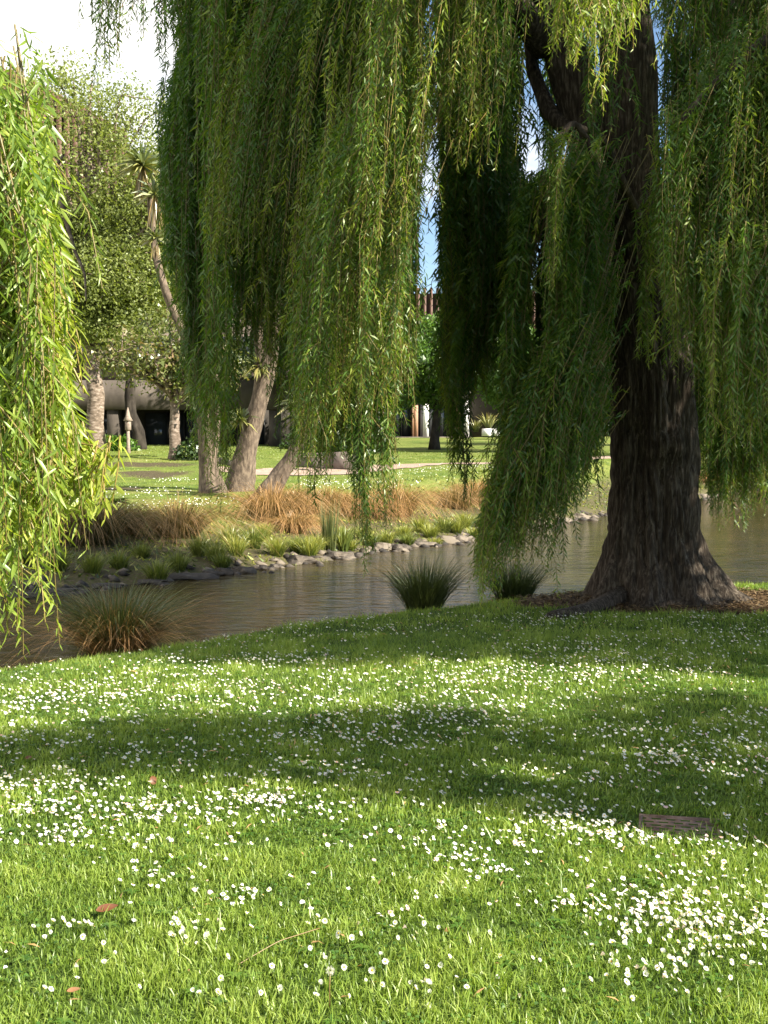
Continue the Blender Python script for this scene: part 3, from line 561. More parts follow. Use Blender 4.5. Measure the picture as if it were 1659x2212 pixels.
def cabbage(label, Y, stems, heads, seedr=.2):
    p0 = stems[0][0][0]; base = at(p0[0], p0[1], Y); base[2] = float(zg(base[0], base[1])); root = empty('cabbage_tree', base); tag(root, label, 'tree', 'cabbage trees on the far bank')
    off = base - at(p0[0], p0[1], Y)
    for pts, radii in stems:
        P = np.array([at(a, b, Y + (c[0] if c else 0)) for a, b, *c in pts]) + off; P[0, 2] -= .15 if pts[0] == stems[0][0][0] else 0
        Q = tube_path(P); R = np.interp(np.linspace(0, 1, len(Q)), np.linspace(0, 1, len(radii)), radii); ph = RNG.random() * 6
        m = MB(); m.tube(Q, R, 16, .5, True, lambda u, th: 1 + .07 * np.sin(3 * th + 11 * u + ph) + .06 * np.sin(5 * th - 17 * u) + .22 * np.maximum(0, np.sin(4 * th + ph)) * np.exp(-u * 12)); m.build('trunk', M['palebark'], root, True)
    for (a, b, L, n, sk) in heads:
        m = MB(); sword_head(m, at(a, b, Y) + off, L, n, sk); m.build('leaf_head', M['cabbage'], root)
    return root
cabbage('leftmost cabbage tree of the riverside clump, tall with skirted leaf heads', 27.2,
        [([(462, 1068), (450, 1000), (442, 900), (432, 800), (428, 690), (400, 560)], [.32, .2, .17, .16, .13, .11]), ([(432, 800), (395, 720), (360, 640), (335, 560), (322, 400)], [.13, .10, .09, .08, .07]), ([(455, 1020), (462, 900), (455, 700), (470, 560)], [.15, .14, .13, .11])],
        [(308, 362, .68, 130, 1.0), (334, 425, .62, 100, 1.1), (335, 520, .45, 60, .9), (400, 545, .5, 60, .5), (428, 850, .4, 26, .5), (470, 545, .5, 60, .5)])
cabbage('middle cabbage tree of the riverside clump, thick pale trunk leaning right', 28,
        [([(512, 1058), (525, 1000), (545, 920), (572, 820), (590, 740), (600, 640)], [.34, .26, .21, .19, .17, .15]), ([(548, 910), (560, 830), (563, 760), (556, 690)], [.15, .13, .12, .1]), ([(533, 1056), (540, 1010), (540, 960)], [.16, .15, .1])],
        [(520, 905, .62, 60, 0), (560, 790, .62, 110, .7), (556, 680, .6, 80, .6), (600, 625, .6, 80, .6)])
cabbage('rightmost cabbage tree of the riverside clump, low trunk leaning hard to the right', 25.5,
        [([(552, 1078), (582, 1050), (612, 1008), (640, 960), (662, 900)], [.28, .24, .18, .15, .13])],
        [(665, 880, .55, 90, .6), (640, 860, .5, 50, .3)])
cabbage('distant cabbage tree head showing in front of the tall pale tree at far left', 43,
        [([(78, 990), (72, 700), (70, 260)], [.2, .16, .12])], [(70, 236, .85, 80, .8)])
# shrubs by the hall
def shrub(px, py, Y, r, h, n, leaf, size, name, lab, group=None):
    p = at(px, py, Y); p[2] = float(zg(p[0], p[1])); root = empty(name, p); tag(root, lab, 'shrub', group)
    u = unit(RNG.normal(0, 1, (n, 3))); u[:, 2] = np.abs(u[:, 2]); P = u * [r, r * .6, h] * (RNG.random((n, 1)) ** .4)
    V, Fq = leaf_quads(P, RNG.normal(0, 1, (n, 3)) + [0, 0, .2], RNG.normal(0, 1, (n, 3)) + [0, 0, 1.5], size, size * .6)
    link('foliage', mesh('foliage', V, [Fq], M[leaf], np.repeat(RNG.random(n), 4)), root)
    m = MB()
    for k in range(7):
        a = RNG.random() * 6.3; m.tube([p + [0, 0, -.05], p + [math.cos(a) * r * .4, math.sin(a) * r * .25, h * .6]], [.03, .008], 5)
    m.build('stems', M['darkbark'], root)
for (px, py, r, lab) in [(232, 966, .75, 'bright broad leaved shrub right of the tall tree trunk'), (262, 971, .75, 'low bright shrub in front of the concrete column, right end of the row'), (182, 965, .7, 'bright shrub at the left foot of the tall tree')]:
    shrub(px, py, 49, r, .62, 520, 'fresh_leaf', .22, 'broadleaf_shrub', lab, 'shrubs at the foot of the hall')
shrub(430, 990, 41, .9, .8, 700, 'dark_leaf', .16, 'dark_shrub', 'dark low shrub behind the leftmost cabbage tree')
shrub(720, 975, 55, 2.6, 1.3, 2500, 'dark_leaf', .22, 'dark_shrub', 'dark hedge like shrub mass behind the retaining wall')
# sapling near the tussocks
p = hit(248, 1118); root = empty('sapling', p); tag(root, 'tiny dark leaved sapling at the lawn edge behind the left tussocks', 'sapling')
m = MB(); m.tube([p - [0, 0, .05], p + [.01, 0, .3]], [.012, .006], 5); m.build('stem', M['darkbark'], root)
a = RNG.random(26) * 6.3; V, Fq = leaf_quads(np.zeros((26, 3)) + [.01, 0, .3], np.stack([np.cos(a), np.sin(a), RNG.uniform(-.2, .4, 26)], 1), np.tile([0, 0, 1.], (26, 1)), .3, .09); link('foliage', mesh('foliage', V, [Fq], M['dark_leaf'], RNG.random(104)), root)
# bare pale branch hanging at left
P = np.array([at(x, y, 12) for x, y in [(60, 330), (100, 400), (125, 370), (138, 330)]]); root = empty('dead_branch', P[0]); 
tag(root, 'bare forked dead branch showing against the pale tree at upper left', 'branch'); m = MB(); m.tube(tube_path([at(-60, 560, 12), at(60, 430, 12), at(112, 375, 12), at(136, 335, 12)]), [.045] * 10 + list(np.linspace(.04, .012, 12)), 6); m.tube(tube_path([at(112, 375, 12), at(142, 470, 12), at(160, 540, 12), at(184, 590, 12), at(186, 650, 12)]), np.linspace(.03, .008, 22), 6); m.build('limb', M['birchbark'], root, True)

# ------------------------------------------------------------------ tussocks, sedges, reeds, stones
def place_tuft(name, lab, cat, group, px, py, mat, n, h, spread, r, wd, droop, T0, T1, segs=4, tj=.15, wat=False):
    p = hit(px, py, 0, wat); V, Fs, T = tuft(n, h, spread, r, wd, droop, T0, T1, segs, tj)
    o = link(name, mesh(name, V, Fs, M[mat], T)); o.location = p; o.rotation_euler[2] = RNG.random() * 6; tag(o, lab, cat, group); return o
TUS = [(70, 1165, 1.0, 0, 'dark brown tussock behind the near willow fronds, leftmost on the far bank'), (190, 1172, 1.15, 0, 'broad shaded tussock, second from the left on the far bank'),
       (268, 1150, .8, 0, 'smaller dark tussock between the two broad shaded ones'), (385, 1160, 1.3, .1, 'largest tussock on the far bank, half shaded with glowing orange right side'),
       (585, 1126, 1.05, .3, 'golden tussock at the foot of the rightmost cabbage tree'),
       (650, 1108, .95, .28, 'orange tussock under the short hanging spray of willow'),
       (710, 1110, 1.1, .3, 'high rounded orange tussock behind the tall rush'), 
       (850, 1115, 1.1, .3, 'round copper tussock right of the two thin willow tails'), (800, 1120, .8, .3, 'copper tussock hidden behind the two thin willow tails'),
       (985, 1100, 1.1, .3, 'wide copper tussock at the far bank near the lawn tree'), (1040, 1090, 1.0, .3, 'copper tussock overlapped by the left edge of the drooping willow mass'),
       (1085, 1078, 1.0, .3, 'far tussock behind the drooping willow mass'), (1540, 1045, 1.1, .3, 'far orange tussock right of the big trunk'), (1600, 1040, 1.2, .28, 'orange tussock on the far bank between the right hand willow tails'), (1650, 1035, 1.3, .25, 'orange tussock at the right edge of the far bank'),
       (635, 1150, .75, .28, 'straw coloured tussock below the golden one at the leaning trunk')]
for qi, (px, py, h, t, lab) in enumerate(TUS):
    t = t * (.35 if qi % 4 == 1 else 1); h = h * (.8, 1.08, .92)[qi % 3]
    place_tuft('tussock', lab, 'tussock', 'brown tussocks along the far bank', px, py, 'tussock', 1150, h * 1.62, .95, .30 * h, .0095, 1.32, .12 + t * .8, .66 + t * .8, 4)  # lower tint on the left tussocks puts their shade into the blade colour
SED = [(60, 1215, .5), (125, 1235, .6), (200, 1238, .55), (258, 1228, .5), (340, 1258, .62), (305, 1205, .45), (385, 1230, .5), (430, 1200, .6), (465, 1212, .55), (480, 1225, .4), (497, 1178, .6), (510, 1200, .6), (548, 1185, .65), (598, 1200, .62), (570, 1162, .5), (640, 1192, .5), (668, 1205, .62), (685, 1190, .55), (735, 1175, .6),
       (755, 1188, .4), (785, 1165, .5), (800, 1180, .45), (835, 1175, .5), (872, 1160, .45), (880, 1178, .45), (908, 1150, .6), (930, 1162, .5), (960, 1150, .6), (985, 1152, .55), (1005, 1140, .6), (1040, 1140, .55), (940, 1180, .35), (1025, 1160, .4), (1075, 1132, .6), (1120, 1125, .6), (690, 1225, .3), (640, 1235, .25), (1560, 1068, .8), (1640, 1062, .8)]
SEDL = ['shaded green sedge clump on the dark lower slope', 'yellow green sedge clump on the sunny planted slope', 'small pale green sedge near the stones']
SG = {}
for i, (px, py, h) in enumerate(SED):
    nr = min(TUS, key=lambda q: (q[0] - px) ** 2 + (q[1] - py) ** 2); side = 'left' if px < nr[0] - 12 else 'right' if px > nr[0] + 12 else 'straight'
    SG.setdefault((nr[4], side), []).append((math.hypot(nr[0] - px, nr[1] - py), i))
SL = {}
for (lab, side), v in SG.items():
    for rank, (d_, i) in enumerate(sorted(v)):
        o_ = ['nearest', 'second nearest', 'third nearest', 'fourth nearest', 'fifth nearest', 'sixth nearest', 'seventh nearest'][min(rank, 6)]
        SL[i] = ' '.join((('shaded' if SED[i][0] < 500 else 'sunlit') + f' green sedge {o_} below {side} the ' .replace('below straight', 'straight below') + lab.split(',')[0]).split()[:16])
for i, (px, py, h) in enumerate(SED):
    place_tuft('sedge', SL[i], 'sedge', 'green sedges planted on the far bank', px, py, 'sedge', 330, h * 1.08, .7, .09, .009, .75, .3 if i % 3 else .15, .72 if px > 500 and i % 3 else .5, 4)  # sunlit sedges get lighter tips, the sun put into their tint
place_tuft('tall_rush', 'tall upright green rush standing on the far bank above the stones', 'rush', None, 712, 1190, 'reed', 200, 1.05, .22, .10, .009, .08, .45, .6, 4)
place_tuft('flax_sedge', 'bright broad bladed sedge beside the tall rush', 'sedge', None, 742, 1190, 'sedge', 160, .6, .5, .08, .016, .35, .25, .45, 4)
wt = place_tuft('water_tussock', 'big dark tussock with straw skirt on the near bank at left', 'tussock', None, 255, 1405, 'reed', 1700, 1.08, 1.25, .22, .006, .7, .35, .62, 6, .2, True)
sk_ = place_tuft('dead_blades', 'straw coloured dead blades hanging round the big near bank tussock', 'tussock', None, 255, 1409, 'tussock', 1100, 1.1, 1.7, .24, .005, 1.05, .55, .75, 6, .2, True)
for k_ in ('category', 'label', 'group'):
    if k_ in sk_: del sk_[k_]
bpy.context.view_layer.update(); sk_.parent = wt; sk_.matrix_parent_inverse = wt.matrix_basis.inverted()
place_tuft('water_tussock', 'green reedy tussock at the middle of the near bank edge', 'tussock', None, 915, 1318, 'reed', 1000, 1.02, .85, .18, .007, .6, .35, .5, 5, .15, True)
place_tuft('water_tussock', 'dark tussock on the near bank under the lowest drooping fronds', 'tussock', None, 1110, 1288, 'reed', 800, .85, 1.0, .22, .007, .65, .2, .35, 5, .15, True)
from mathutils import noise as mnoise
ICO = None
def stone(px, py, w, h, lab, tint, k):
    p = hit(px, py, 14, True); d = p[1]; sx = w / F * d * .5; sz = h / F * d * .62
    import bmesh
    bm = bmesh.new(); bmesh.ops.create_icosphere(bm, subdivisions=3, radius=1)
    for v in bm.verts:
        n = v.co.normalized(); q = mnoise.noise(n * 1.1 + Vector((k * 7.1, 3, 1))) * .7 + mnoise.noise(n * 2.7 + Vector((k * 3.3, 0, 5))) * .2; co = n * (1 + q)
        for ax in (Vector((.6, -.6, .5)), Vector((-.7, -.5, .4)), Vector((.1, .2, 1))):
            a = ax.normalized(); e = co.dot(a) - .72
            if e > 0: co -= a * e * .85
        v.co = Vector((co.x * sx * 1.15, co.y * max(sx * .7, .1), co.z * sz * 1.15))
    me = bpy.data.meshes.new('bank_stone'); bm.to_mesh(me); bm.free(); me.materials.append(M['rock'])
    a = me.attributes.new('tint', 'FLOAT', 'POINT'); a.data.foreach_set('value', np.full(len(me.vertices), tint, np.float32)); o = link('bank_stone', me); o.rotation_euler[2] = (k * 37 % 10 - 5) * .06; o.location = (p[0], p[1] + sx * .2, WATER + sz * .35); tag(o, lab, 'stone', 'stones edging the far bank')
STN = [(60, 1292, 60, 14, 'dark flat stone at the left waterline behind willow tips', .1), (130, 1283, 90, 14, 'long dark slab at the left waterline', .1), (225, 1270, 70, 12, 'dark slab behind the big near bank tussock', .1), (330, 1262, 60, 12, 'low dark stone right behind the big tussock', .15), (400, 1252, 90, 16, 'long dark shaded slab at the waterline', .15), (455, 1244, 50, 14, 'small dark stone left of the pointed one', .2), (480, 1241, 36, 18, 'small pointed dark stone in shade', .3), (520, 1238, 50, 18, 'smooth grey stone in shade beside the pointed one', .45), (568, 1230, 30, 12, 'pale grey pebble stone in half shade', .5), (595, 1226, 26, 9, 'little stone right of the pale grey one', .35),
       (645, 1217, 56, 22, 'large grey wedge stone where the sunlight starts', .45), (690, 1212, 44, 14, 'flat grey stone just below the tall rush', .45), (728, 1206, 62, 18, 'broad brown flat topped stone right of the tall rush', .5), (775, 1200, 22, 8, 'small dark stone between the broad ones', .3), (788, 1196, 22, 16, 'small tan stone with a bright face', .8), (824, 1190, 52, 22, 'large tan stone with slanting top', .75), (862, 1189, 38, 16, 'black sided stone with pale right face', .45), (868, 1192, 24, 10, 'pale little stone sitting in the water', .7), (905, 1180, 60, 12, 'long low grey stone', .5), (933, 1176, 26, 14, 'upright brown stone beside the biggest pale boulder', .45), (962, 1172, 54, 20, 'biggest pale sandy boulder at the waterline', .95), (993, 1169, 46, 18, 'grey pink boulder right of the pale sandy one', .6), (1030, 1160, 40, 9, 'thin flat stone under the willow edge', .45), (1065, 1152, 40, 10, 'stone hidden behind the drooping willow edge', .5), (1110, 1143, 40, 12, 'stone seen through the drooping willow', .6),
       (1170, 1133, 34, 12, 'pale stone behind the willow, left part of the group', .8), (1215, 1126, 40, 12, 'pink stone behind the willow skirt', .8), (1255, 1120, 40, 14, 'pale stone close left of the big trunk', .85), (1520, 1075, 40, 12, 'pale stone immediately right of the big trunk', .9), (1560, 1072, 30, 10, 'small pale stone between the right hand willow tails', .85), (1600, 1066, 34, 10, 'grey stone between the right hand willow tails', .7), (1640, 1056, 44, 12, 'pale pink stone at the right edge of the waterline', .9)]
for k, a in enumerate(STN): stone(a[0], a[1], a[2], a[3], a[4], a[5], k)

n = 420; tq = RNG.random(n); ti = tq * 8; fx = np.interp(ti, range(9), FAR[3:12, 0]); fy = np.interp(ti, range(9), FAR[3:12, 1]); a = RNG.normal(0, .22, n); fx = fx + a * -.8; fy = fy + a * .6
m = MB(); ov = np.array([(1, 0, 0), (0, 1, 0), (-1, 0, 0), (0, -1, 0), (0, 0, 1), (0, 0, -1)], float); of = [[0, 1, 4], [1, 2, 4], [2, 3, 4], [3, 0, 4], [1, 0, 5], [2, 1, 5], [3, 2, 5], [0, 3, 5]]
for i in range(n):
    r_ = RNG.uniform(.03, .11) * (1 + fy[i] / 60); ca = RNG.random() * 3; V = ov * [1.2, .8, .5] * r_ * RNG.uniform(.7, 1.3, (6, 3)); V = np.stack([V[:, 0] * math.cos(ca) - V[:, 1] * math.sin(ca), V[:, 0] * math.sin(ca) + V[:, 1] * math.cos(ca), V[:, 2]], 1)
    m.add(V + [fx[i], fy[i], max(WATER, float(zfar(fx[i], fy[i])))], of, RNG.random() * .8)
tag(m.build('pebbles', M['rock']), kind='stuff')
n = 44000; X = RNG.uniform(-7, 14, n); Y = RNG.uniform(14, 48, n); t = sdist(X, Y, FAR); k = (t > .1) & (t < 5) & (vnoise(X, Y, 1.7, 9) > .28) & (np.abs(X) < Y * .34 + 1); X = X[k]; Y = Y[k]; n = len(X); a = RNG.random(n) * 6.3
V, Fq = leaf_tris(np.stack([X, Y, zfar(X, Y) + .01], 1), np.stack([np.cos(a), np.sin(a), RNG.uniform(.1, 1.2, n)], 1), RNG.normal(0, .5, (n, 3)) + [0, 0, 1], RNG.uniform(.04, .12, n), .035)
tag(link('ground_cover', mesh('ground_cover', V, [Fq], M['sedge'], np.repeat(np.clip(RNG.normal(.35, .25, n), 0, 1), 3))), kind='stuff')
# ------------------------------------------------------------------ big willow
WIL = empty('willow_tree', TREE); tag(WIL, 'huge weeping willow on the near bank with thick dark trunk and curtains of hanging fronds', 'tree')
def willow_trunk():
    b = TREE; YT = b[1]; n, k = 150, 180
    pts = [(1415, 1330, .0), (1418, 1290, 0), (1410, 1200, 0), (1409, 1100, 0), (1411, 1000, 0), (1408, 900, 0), (1402, 800, 0), (1395, 700, 0), (1390, 620, 0)]
    rad = [.95, .58, .45, .42, .405, .40, .395, .375, .35]
    P = np.array([at(a, c, YT) for a, c, _ in pts]); t = np.linspace(0, len(P) - 1, n); Q = np.stack([np.interp(t, range(len(P)), P[:, i]) for i in range(3)], 1)
    for _ in range(8): Q[1:-1] = (Q[:-2] + 2 * Q[1:-1] + Q[2:]) / 4
    R = np.interp(t, range(len(rad)), rad)
    for _ in range(8): R[1:-1] = (R[:-2] + 2 * R[1:-1] + R[2:]) / 4
    th = (np.linspace(0, 2 * np.pi, k, endpoint=False) + math.pi / 2)[None]; z = (Q[:, 2] - Q[0, 2])[:, None]; u = np.maximum(z, 0)
    fl = np.exp(-u / .36)
    lobes = sum(a * np.exp(-((np.angle(np.exp(1j * (th - c)))) / w) ** 2) for c, a, w in [(math.pi * 1.14, .62, .24), (-.16, .9, .22), (-.72, .42, .2), (math.pi * 1.42, .34, .2), (math.pi * 1.66, .22, .15), (math.pi * .8, .5, .3), (.6, .5, .3), (1.6, .4, .35)])
    r = R[:, None] * (1 + .05 * np.sin(3 * th + 1) + .045 * np.sin(5 * th + z * 1.5) + .03 * np.sin(9 * th - z * 1.1)) + .11 * np.exp(-((np.angle(np.exp(1j * (th - 4.9))) / .3) ** 2) - ((z - 1.75) / .16) ** 2) + .08 * np.exp(-((np.angle(np.exp(1j * (th - 5.6))) / .25) ** 2) - ((z - 2.5) / .14) ** 2) + fl * lobes * .75
    # bark: vertical plates and fissures that wander and split
    wander = 1.6 * (vnoise(np.cos(th) * 1.3 + 5, z * 1.6 + np.sin(th) * 1.3, 1, 2) - .5)
    a1 = np.abs(np.sin(th * 17 + wander * 6 + 2.2 * vnoise(th * 2.1, z * 2.2, 1, 4))); a2 = vnoise(th * 13, z * 7, 1, 6); a3 = vnoise(th * 30, z * 18, 1, 7)
    wv_ = (vnoise(th * 1.5, z * 1.1, 1, 12) - .5) * .9
    rid = lambda s, q, o: 1 - np.abs(2 * vnoise(th * s + wv_ * s * .25, z * q, 1, o) - 1)
    r = r - .07 * rid(8, 1.7, 3) ** 4 - .05 * rid(15, 3.2, 5) ** 3 + .016 * a2 + .012 * a3 + .02 * vnoise(th * 3, z * 2, 1, 9)
    V = np.stack([Q[:, 0:1] + r * np.cos(th), Q[:, 1:2] + r * np.sin(th), np.broadcast_to(Q[:, 2:3], r.shape)], -1)
    m = MB(); i = np.arange(n - 1)[:, None] * k; j = np.arange(k)[None]; j2 = (j + 1) % k; m.add(V, [np.stack([i + j, i + j2, i + k + j2, i + k + j], -1).reshape(-1, 4)]); m.build('trunk', M['bark'], WIL, True)
    # surface root running out to the right, and one to the left front
    for pr in ([(1480, 1262), (1545, 1268), (1590, 1263), (1640, 1280), (1720, 1300)], [(1360, 1300), (1290, 1318), (1235, 1330), (1190, 1336), (1160, 1336)]):
        Pp = np.array([hit(*q) for q in pr]); Pp[:, 2] = [float(zg(q[0], q[1])) + .02 for q in Pp]; Pp[-1, 2] -= .1; Pp[0, 2] += .1; m = MB(); Qr = tube_path(Pp, 24); m.tube(Qr, np.linspace(.11, .02, 24), 12, .5, True, lambda u, th: 1 + .12 * np.sin(2 * th + 4 * u) + .07 * np.sin(5 * th + 3 * u)); m.build('root', M['bark'], WIL, True)
    def limb(pts, rad, name='limb', k=26, mat='bark'):
        P = np.array([at(a, c, YT + d) for a, c, d in pts]); Qq = tube_path(P, 60); Rr = np.interp(np.linspace(0, 1, 60), np.linspace(0, 1, len(rad)), rad)
        m = MB(); ph = RNG.random() * 6; m.tube(Qq, Rr, k * 2, .5, True, lambda u, th: 1 + .10 * np.abs(np.sin(th * 8 + 3 * np.sin(u * 9 + ph))) + .06 * np.sin(2 * th + 5 * u) + .05 * vnoise(th * 9, u * 60)); m.build(name, M[mat], WIL, True)
    limb([(1372, 720, 0), (1350, 620, .0), (1330, 500, .1), (1300, 380, .1), (1262, 250, .2), (1225, 130, .2), (1195, 0, .3), (1160, -220, .4), (1100, -500, .3)], [.27, .25, .23, .21, .2, .19, .18, .15, .1])
    limb([(1425, 720, 0), (1410, 600, -.1), (1375, 430, -.25), (1362, 300, -.3), (1358, 150, -.3), (1345, 0, -.3), (1330, -250, -.2), (1380, -600, 0)], [.26, .24, .2, .23, .24, .22, .18, .1])
    limb([(1430, 740, .3), (1480, 560, .8), (1535, 350, 1.2), (1570, 130, 1.4), (1575, -60, 1.5), (1640, -500, 1.6)], [.24, .19, .17, .17, .15, .08])
    limb([(1235, 290, .1), (1185, 240, .3), (1150, 150, .5), (1142, 60, .6), (1120, -120, .8)], [.09, .075, .06, .05, .03], 'branch', 8)
    0 and limb([(1400, 960, -.1), (1500, 800, -1.6), (1580, 560, -2.6), (1600, 300, -3.2), (1560, 120, -3.4)], [.05, .035, .03, .028, .02], 'branch', 6)
    limb([(1700, 60, -2.6), (1640, 100, -2.8), (1560, 170, -2.9), (1480, 250, -3.0), (1440, 380, -3.0)], [.055, .045, .035, .025, .01], 'branch', 6)
    limb([(1380, 470, -.4), (1300, 300, -1.4), (1235, 268, -1.9), (1205, 300, -2.0), (1190, 370, -2)], [.04, .035, .03, .022, .01], 'branch', 6, 'limb')
    limb([(1240, 266, -1.9), (1270, 300, -1.8), (1285, 380, -1.8)], [.022, .018, .008], 'branch', 5, 'limb')
    limb([(1180, 100, .2), (1000, -150, -.8), (840, -260, -1.6), (650, -240, -2), (520, -120, -2)], [.14, .11, .09, .07, .05, .03], 'branch', 8)
    limb([(1160, -200, .4), (900, -500, .8), (640, -520, 1.4), (480, -300, 1.8), (420, -60, 2)], [.13, .11, .09, .06, .04, .02], 'branch', 8)
    limb([(1340, -60, -.3), (1250, -330, -1.8), (1120, -420, -3), (960, -330, -3.6), (880, -60, -3.8)], [.12, .09, .07, .05, .03], 'branch', 8)
    limb([(1340, -200, -.3), (1500, -500, -2), (1700, -560, -3.2), (1850, -300, -3.6)], [.12, .09, .06, .03], 'branch', 8)
willow_trunk()
YB = TREE[1]
SKIP = [(902, 958), (1130, 1170)]
def curtain(name, rows, Y, dY, per, drift=0.0, ls=1.0, tint=.45, side=.35, reach=.22, gap=.0195, jit=.4, mat='willow', lockw=.12, width=.17, parent=WIL, fine=False, leafL=.088, bj=.2, arch=None):
    """rows: (px, top py, bottom py) control points; locks of strands hang between them"""
    f = Fronds(); R = np.array(rows, float); pxs = np.arange(R[0, 0], R[-1, 0], per)
    for px in pxs:
        px = px + RNG.normal(0, per * .4)
        if Y > 8.8 and parent is WIL and any(a < px < b for a, b in SKIP) and R[0, 1] < 650: continue
        top = np.interp(px, R[:, 0], R[:, 1]); bot = np.interp(px, R[:, 0], R[:, 2]); Yl = Y + RNG.uniform(-dY, dY)
        near = parent is WIL and min(min(abs(px - a), abs(px - b)) for a, b in SKIP) < 55; lw = lockw * (.4 if near else 1); rc = reach * (.35 if near else 1)
        lock = RNG.integers(3, 8); bl = bot - abs(RNG.normal(0, .35)) * bj * (bot - top); tl = tint + RNG.normal(0, .2)  # tint scatter between locks paints in sunlit and shaded contrast
        nv = vnoise(px / 30., Y * 7.7, 1, 2); bl -= (1 - nv) * .15 * (bot - top) * (bj > .1)
        if nv < .2 and bj > .1: continue
        dl = drift * (1 - float(sstep(790, 880, px)) * (px < 960))
        A = at(px, top, Yl); B = at(px, bl, Yl)
        av = arch if arch is not None else ((-.5, -.85) if top > -120 and parent is WIL else None)
        if av is not None: rc = max(rc, .45 if parent is WIL else rc)
        for q in range(lock):
            o = RNG.normal(0, lw, 3) * [1, 1, 1.5]; S = A + o; a = RNG.random() * 6.3; rq = rc * RNG.uniform(.5, 1.2); L = max(.25, S[2] - B[2] + RNG.normal(0, .15 if parent is WIL else .05) - abs(RNG.normal(0, .12)) * (A[2] - B[2]) * jit * .5)
            dr = dl + RNG.normal(0, .012); conv = -o[:2] / max(L, .5) * .7; S2 = S - np.array([dr * L, 0, 0])
            od = (math.cos(a), math.sin(a))
            if av is not None: od = (av[0] + RNG.normal(0, .2), av[1] + RNG.normal(0, .2)); S2 = S2 - np.array([od[0], od[1], 0]) * rq; L = L + .45 * rq; S2[2] += .45 * rq
            f.strand(S2, od, L + .5 * rq, (dr + conv[0], conv[1]), ls, gap, np.clip(tl, .1, .9), side, rq, .05, leafL)
    return f.build(name, M[mat], parent, width, fine, Y > 10.45)
tot = 0
# back layers
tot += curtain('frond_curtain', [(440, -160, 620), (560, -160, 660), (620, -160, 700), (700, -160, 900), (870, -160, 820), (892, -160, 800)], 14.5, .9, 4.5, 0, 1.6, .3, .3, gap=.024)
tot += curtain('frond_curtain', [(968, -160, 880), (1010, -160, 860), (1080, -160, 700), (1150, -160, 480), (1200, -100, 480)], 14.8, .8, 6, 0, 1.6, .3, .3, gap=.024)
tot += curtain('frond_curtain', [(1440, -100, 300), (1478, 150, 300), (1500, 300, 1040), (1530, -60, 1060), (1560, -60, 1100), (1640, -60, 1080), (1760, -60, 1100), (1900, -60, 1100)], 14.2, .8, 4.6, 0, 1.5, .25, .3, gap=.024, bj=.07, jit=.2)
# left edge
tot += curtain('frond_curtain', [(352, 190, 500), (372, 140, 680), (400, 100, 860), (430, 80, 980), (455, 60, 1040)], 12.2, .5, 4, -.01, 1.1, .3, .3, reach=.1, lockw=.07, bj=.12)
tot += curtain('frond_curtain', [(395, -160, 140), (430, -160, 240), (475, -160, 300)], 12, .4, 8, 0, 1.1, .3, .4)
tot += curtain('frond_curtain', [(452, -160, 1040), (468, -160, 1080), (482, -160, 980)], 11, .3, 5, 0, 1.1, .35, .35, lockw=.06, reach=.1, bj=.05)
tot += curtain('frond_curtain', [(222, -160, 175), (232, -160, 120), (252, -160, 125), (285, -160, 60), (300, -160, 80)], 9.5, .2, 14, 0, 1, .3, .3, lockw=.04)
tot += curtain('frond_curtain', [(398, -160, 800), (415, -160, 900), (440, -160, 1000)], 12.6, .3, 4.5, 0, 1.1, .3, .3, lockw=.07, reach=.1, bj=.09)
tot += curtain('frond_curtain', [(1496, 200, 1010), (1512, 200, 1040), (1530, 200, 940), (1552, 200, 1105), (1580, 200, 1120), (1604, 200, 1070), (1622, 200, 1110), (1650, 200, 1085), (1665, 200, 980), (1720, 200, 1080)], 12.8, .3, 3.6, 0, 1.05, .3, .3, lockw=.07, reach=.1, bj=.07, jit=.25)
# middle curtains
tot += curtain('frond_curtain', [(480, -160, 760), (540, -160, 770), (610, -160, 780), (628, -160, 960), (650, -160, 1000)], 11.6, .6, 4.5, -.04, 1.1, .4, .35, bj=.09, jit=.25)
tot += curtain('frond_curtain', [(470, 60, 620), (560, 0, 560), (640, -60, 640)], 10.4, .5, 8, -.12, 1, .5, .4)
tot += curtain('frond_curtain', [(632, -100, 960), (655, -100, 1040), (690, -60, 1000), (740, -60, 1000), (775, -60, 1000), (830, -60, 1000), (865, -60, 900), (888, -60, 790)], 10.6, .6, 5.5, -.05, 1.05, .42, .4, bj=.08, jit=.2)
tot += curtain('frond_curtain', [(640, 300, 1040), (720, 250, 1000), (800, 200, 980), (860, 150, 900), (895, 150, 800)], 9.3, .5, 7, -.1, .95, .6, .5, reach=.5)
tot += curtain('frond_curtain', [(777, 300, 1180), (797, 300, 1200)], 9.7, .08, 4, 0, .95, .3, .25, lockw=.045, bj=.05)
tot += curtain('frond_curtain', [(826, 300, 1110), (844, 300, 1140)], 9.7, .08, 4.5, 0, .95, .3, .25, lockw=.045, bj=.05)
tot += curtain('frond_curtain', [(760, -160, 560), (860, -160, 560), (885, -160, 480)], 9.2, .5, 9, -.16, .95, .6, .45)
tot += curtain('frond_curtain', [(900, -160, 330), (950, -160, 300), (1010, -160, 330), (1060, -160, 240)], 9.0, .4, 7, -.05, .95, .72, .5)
tot += curtain('frond_curtain', [(962, -100, 900), (985, -100, 960), (1005, -100, 860), (1060, -60, 690), (1095, -60, 680)], 12, .5, 3.2, 0, 1.1, .35, .35, bj=.09, jit=.3)
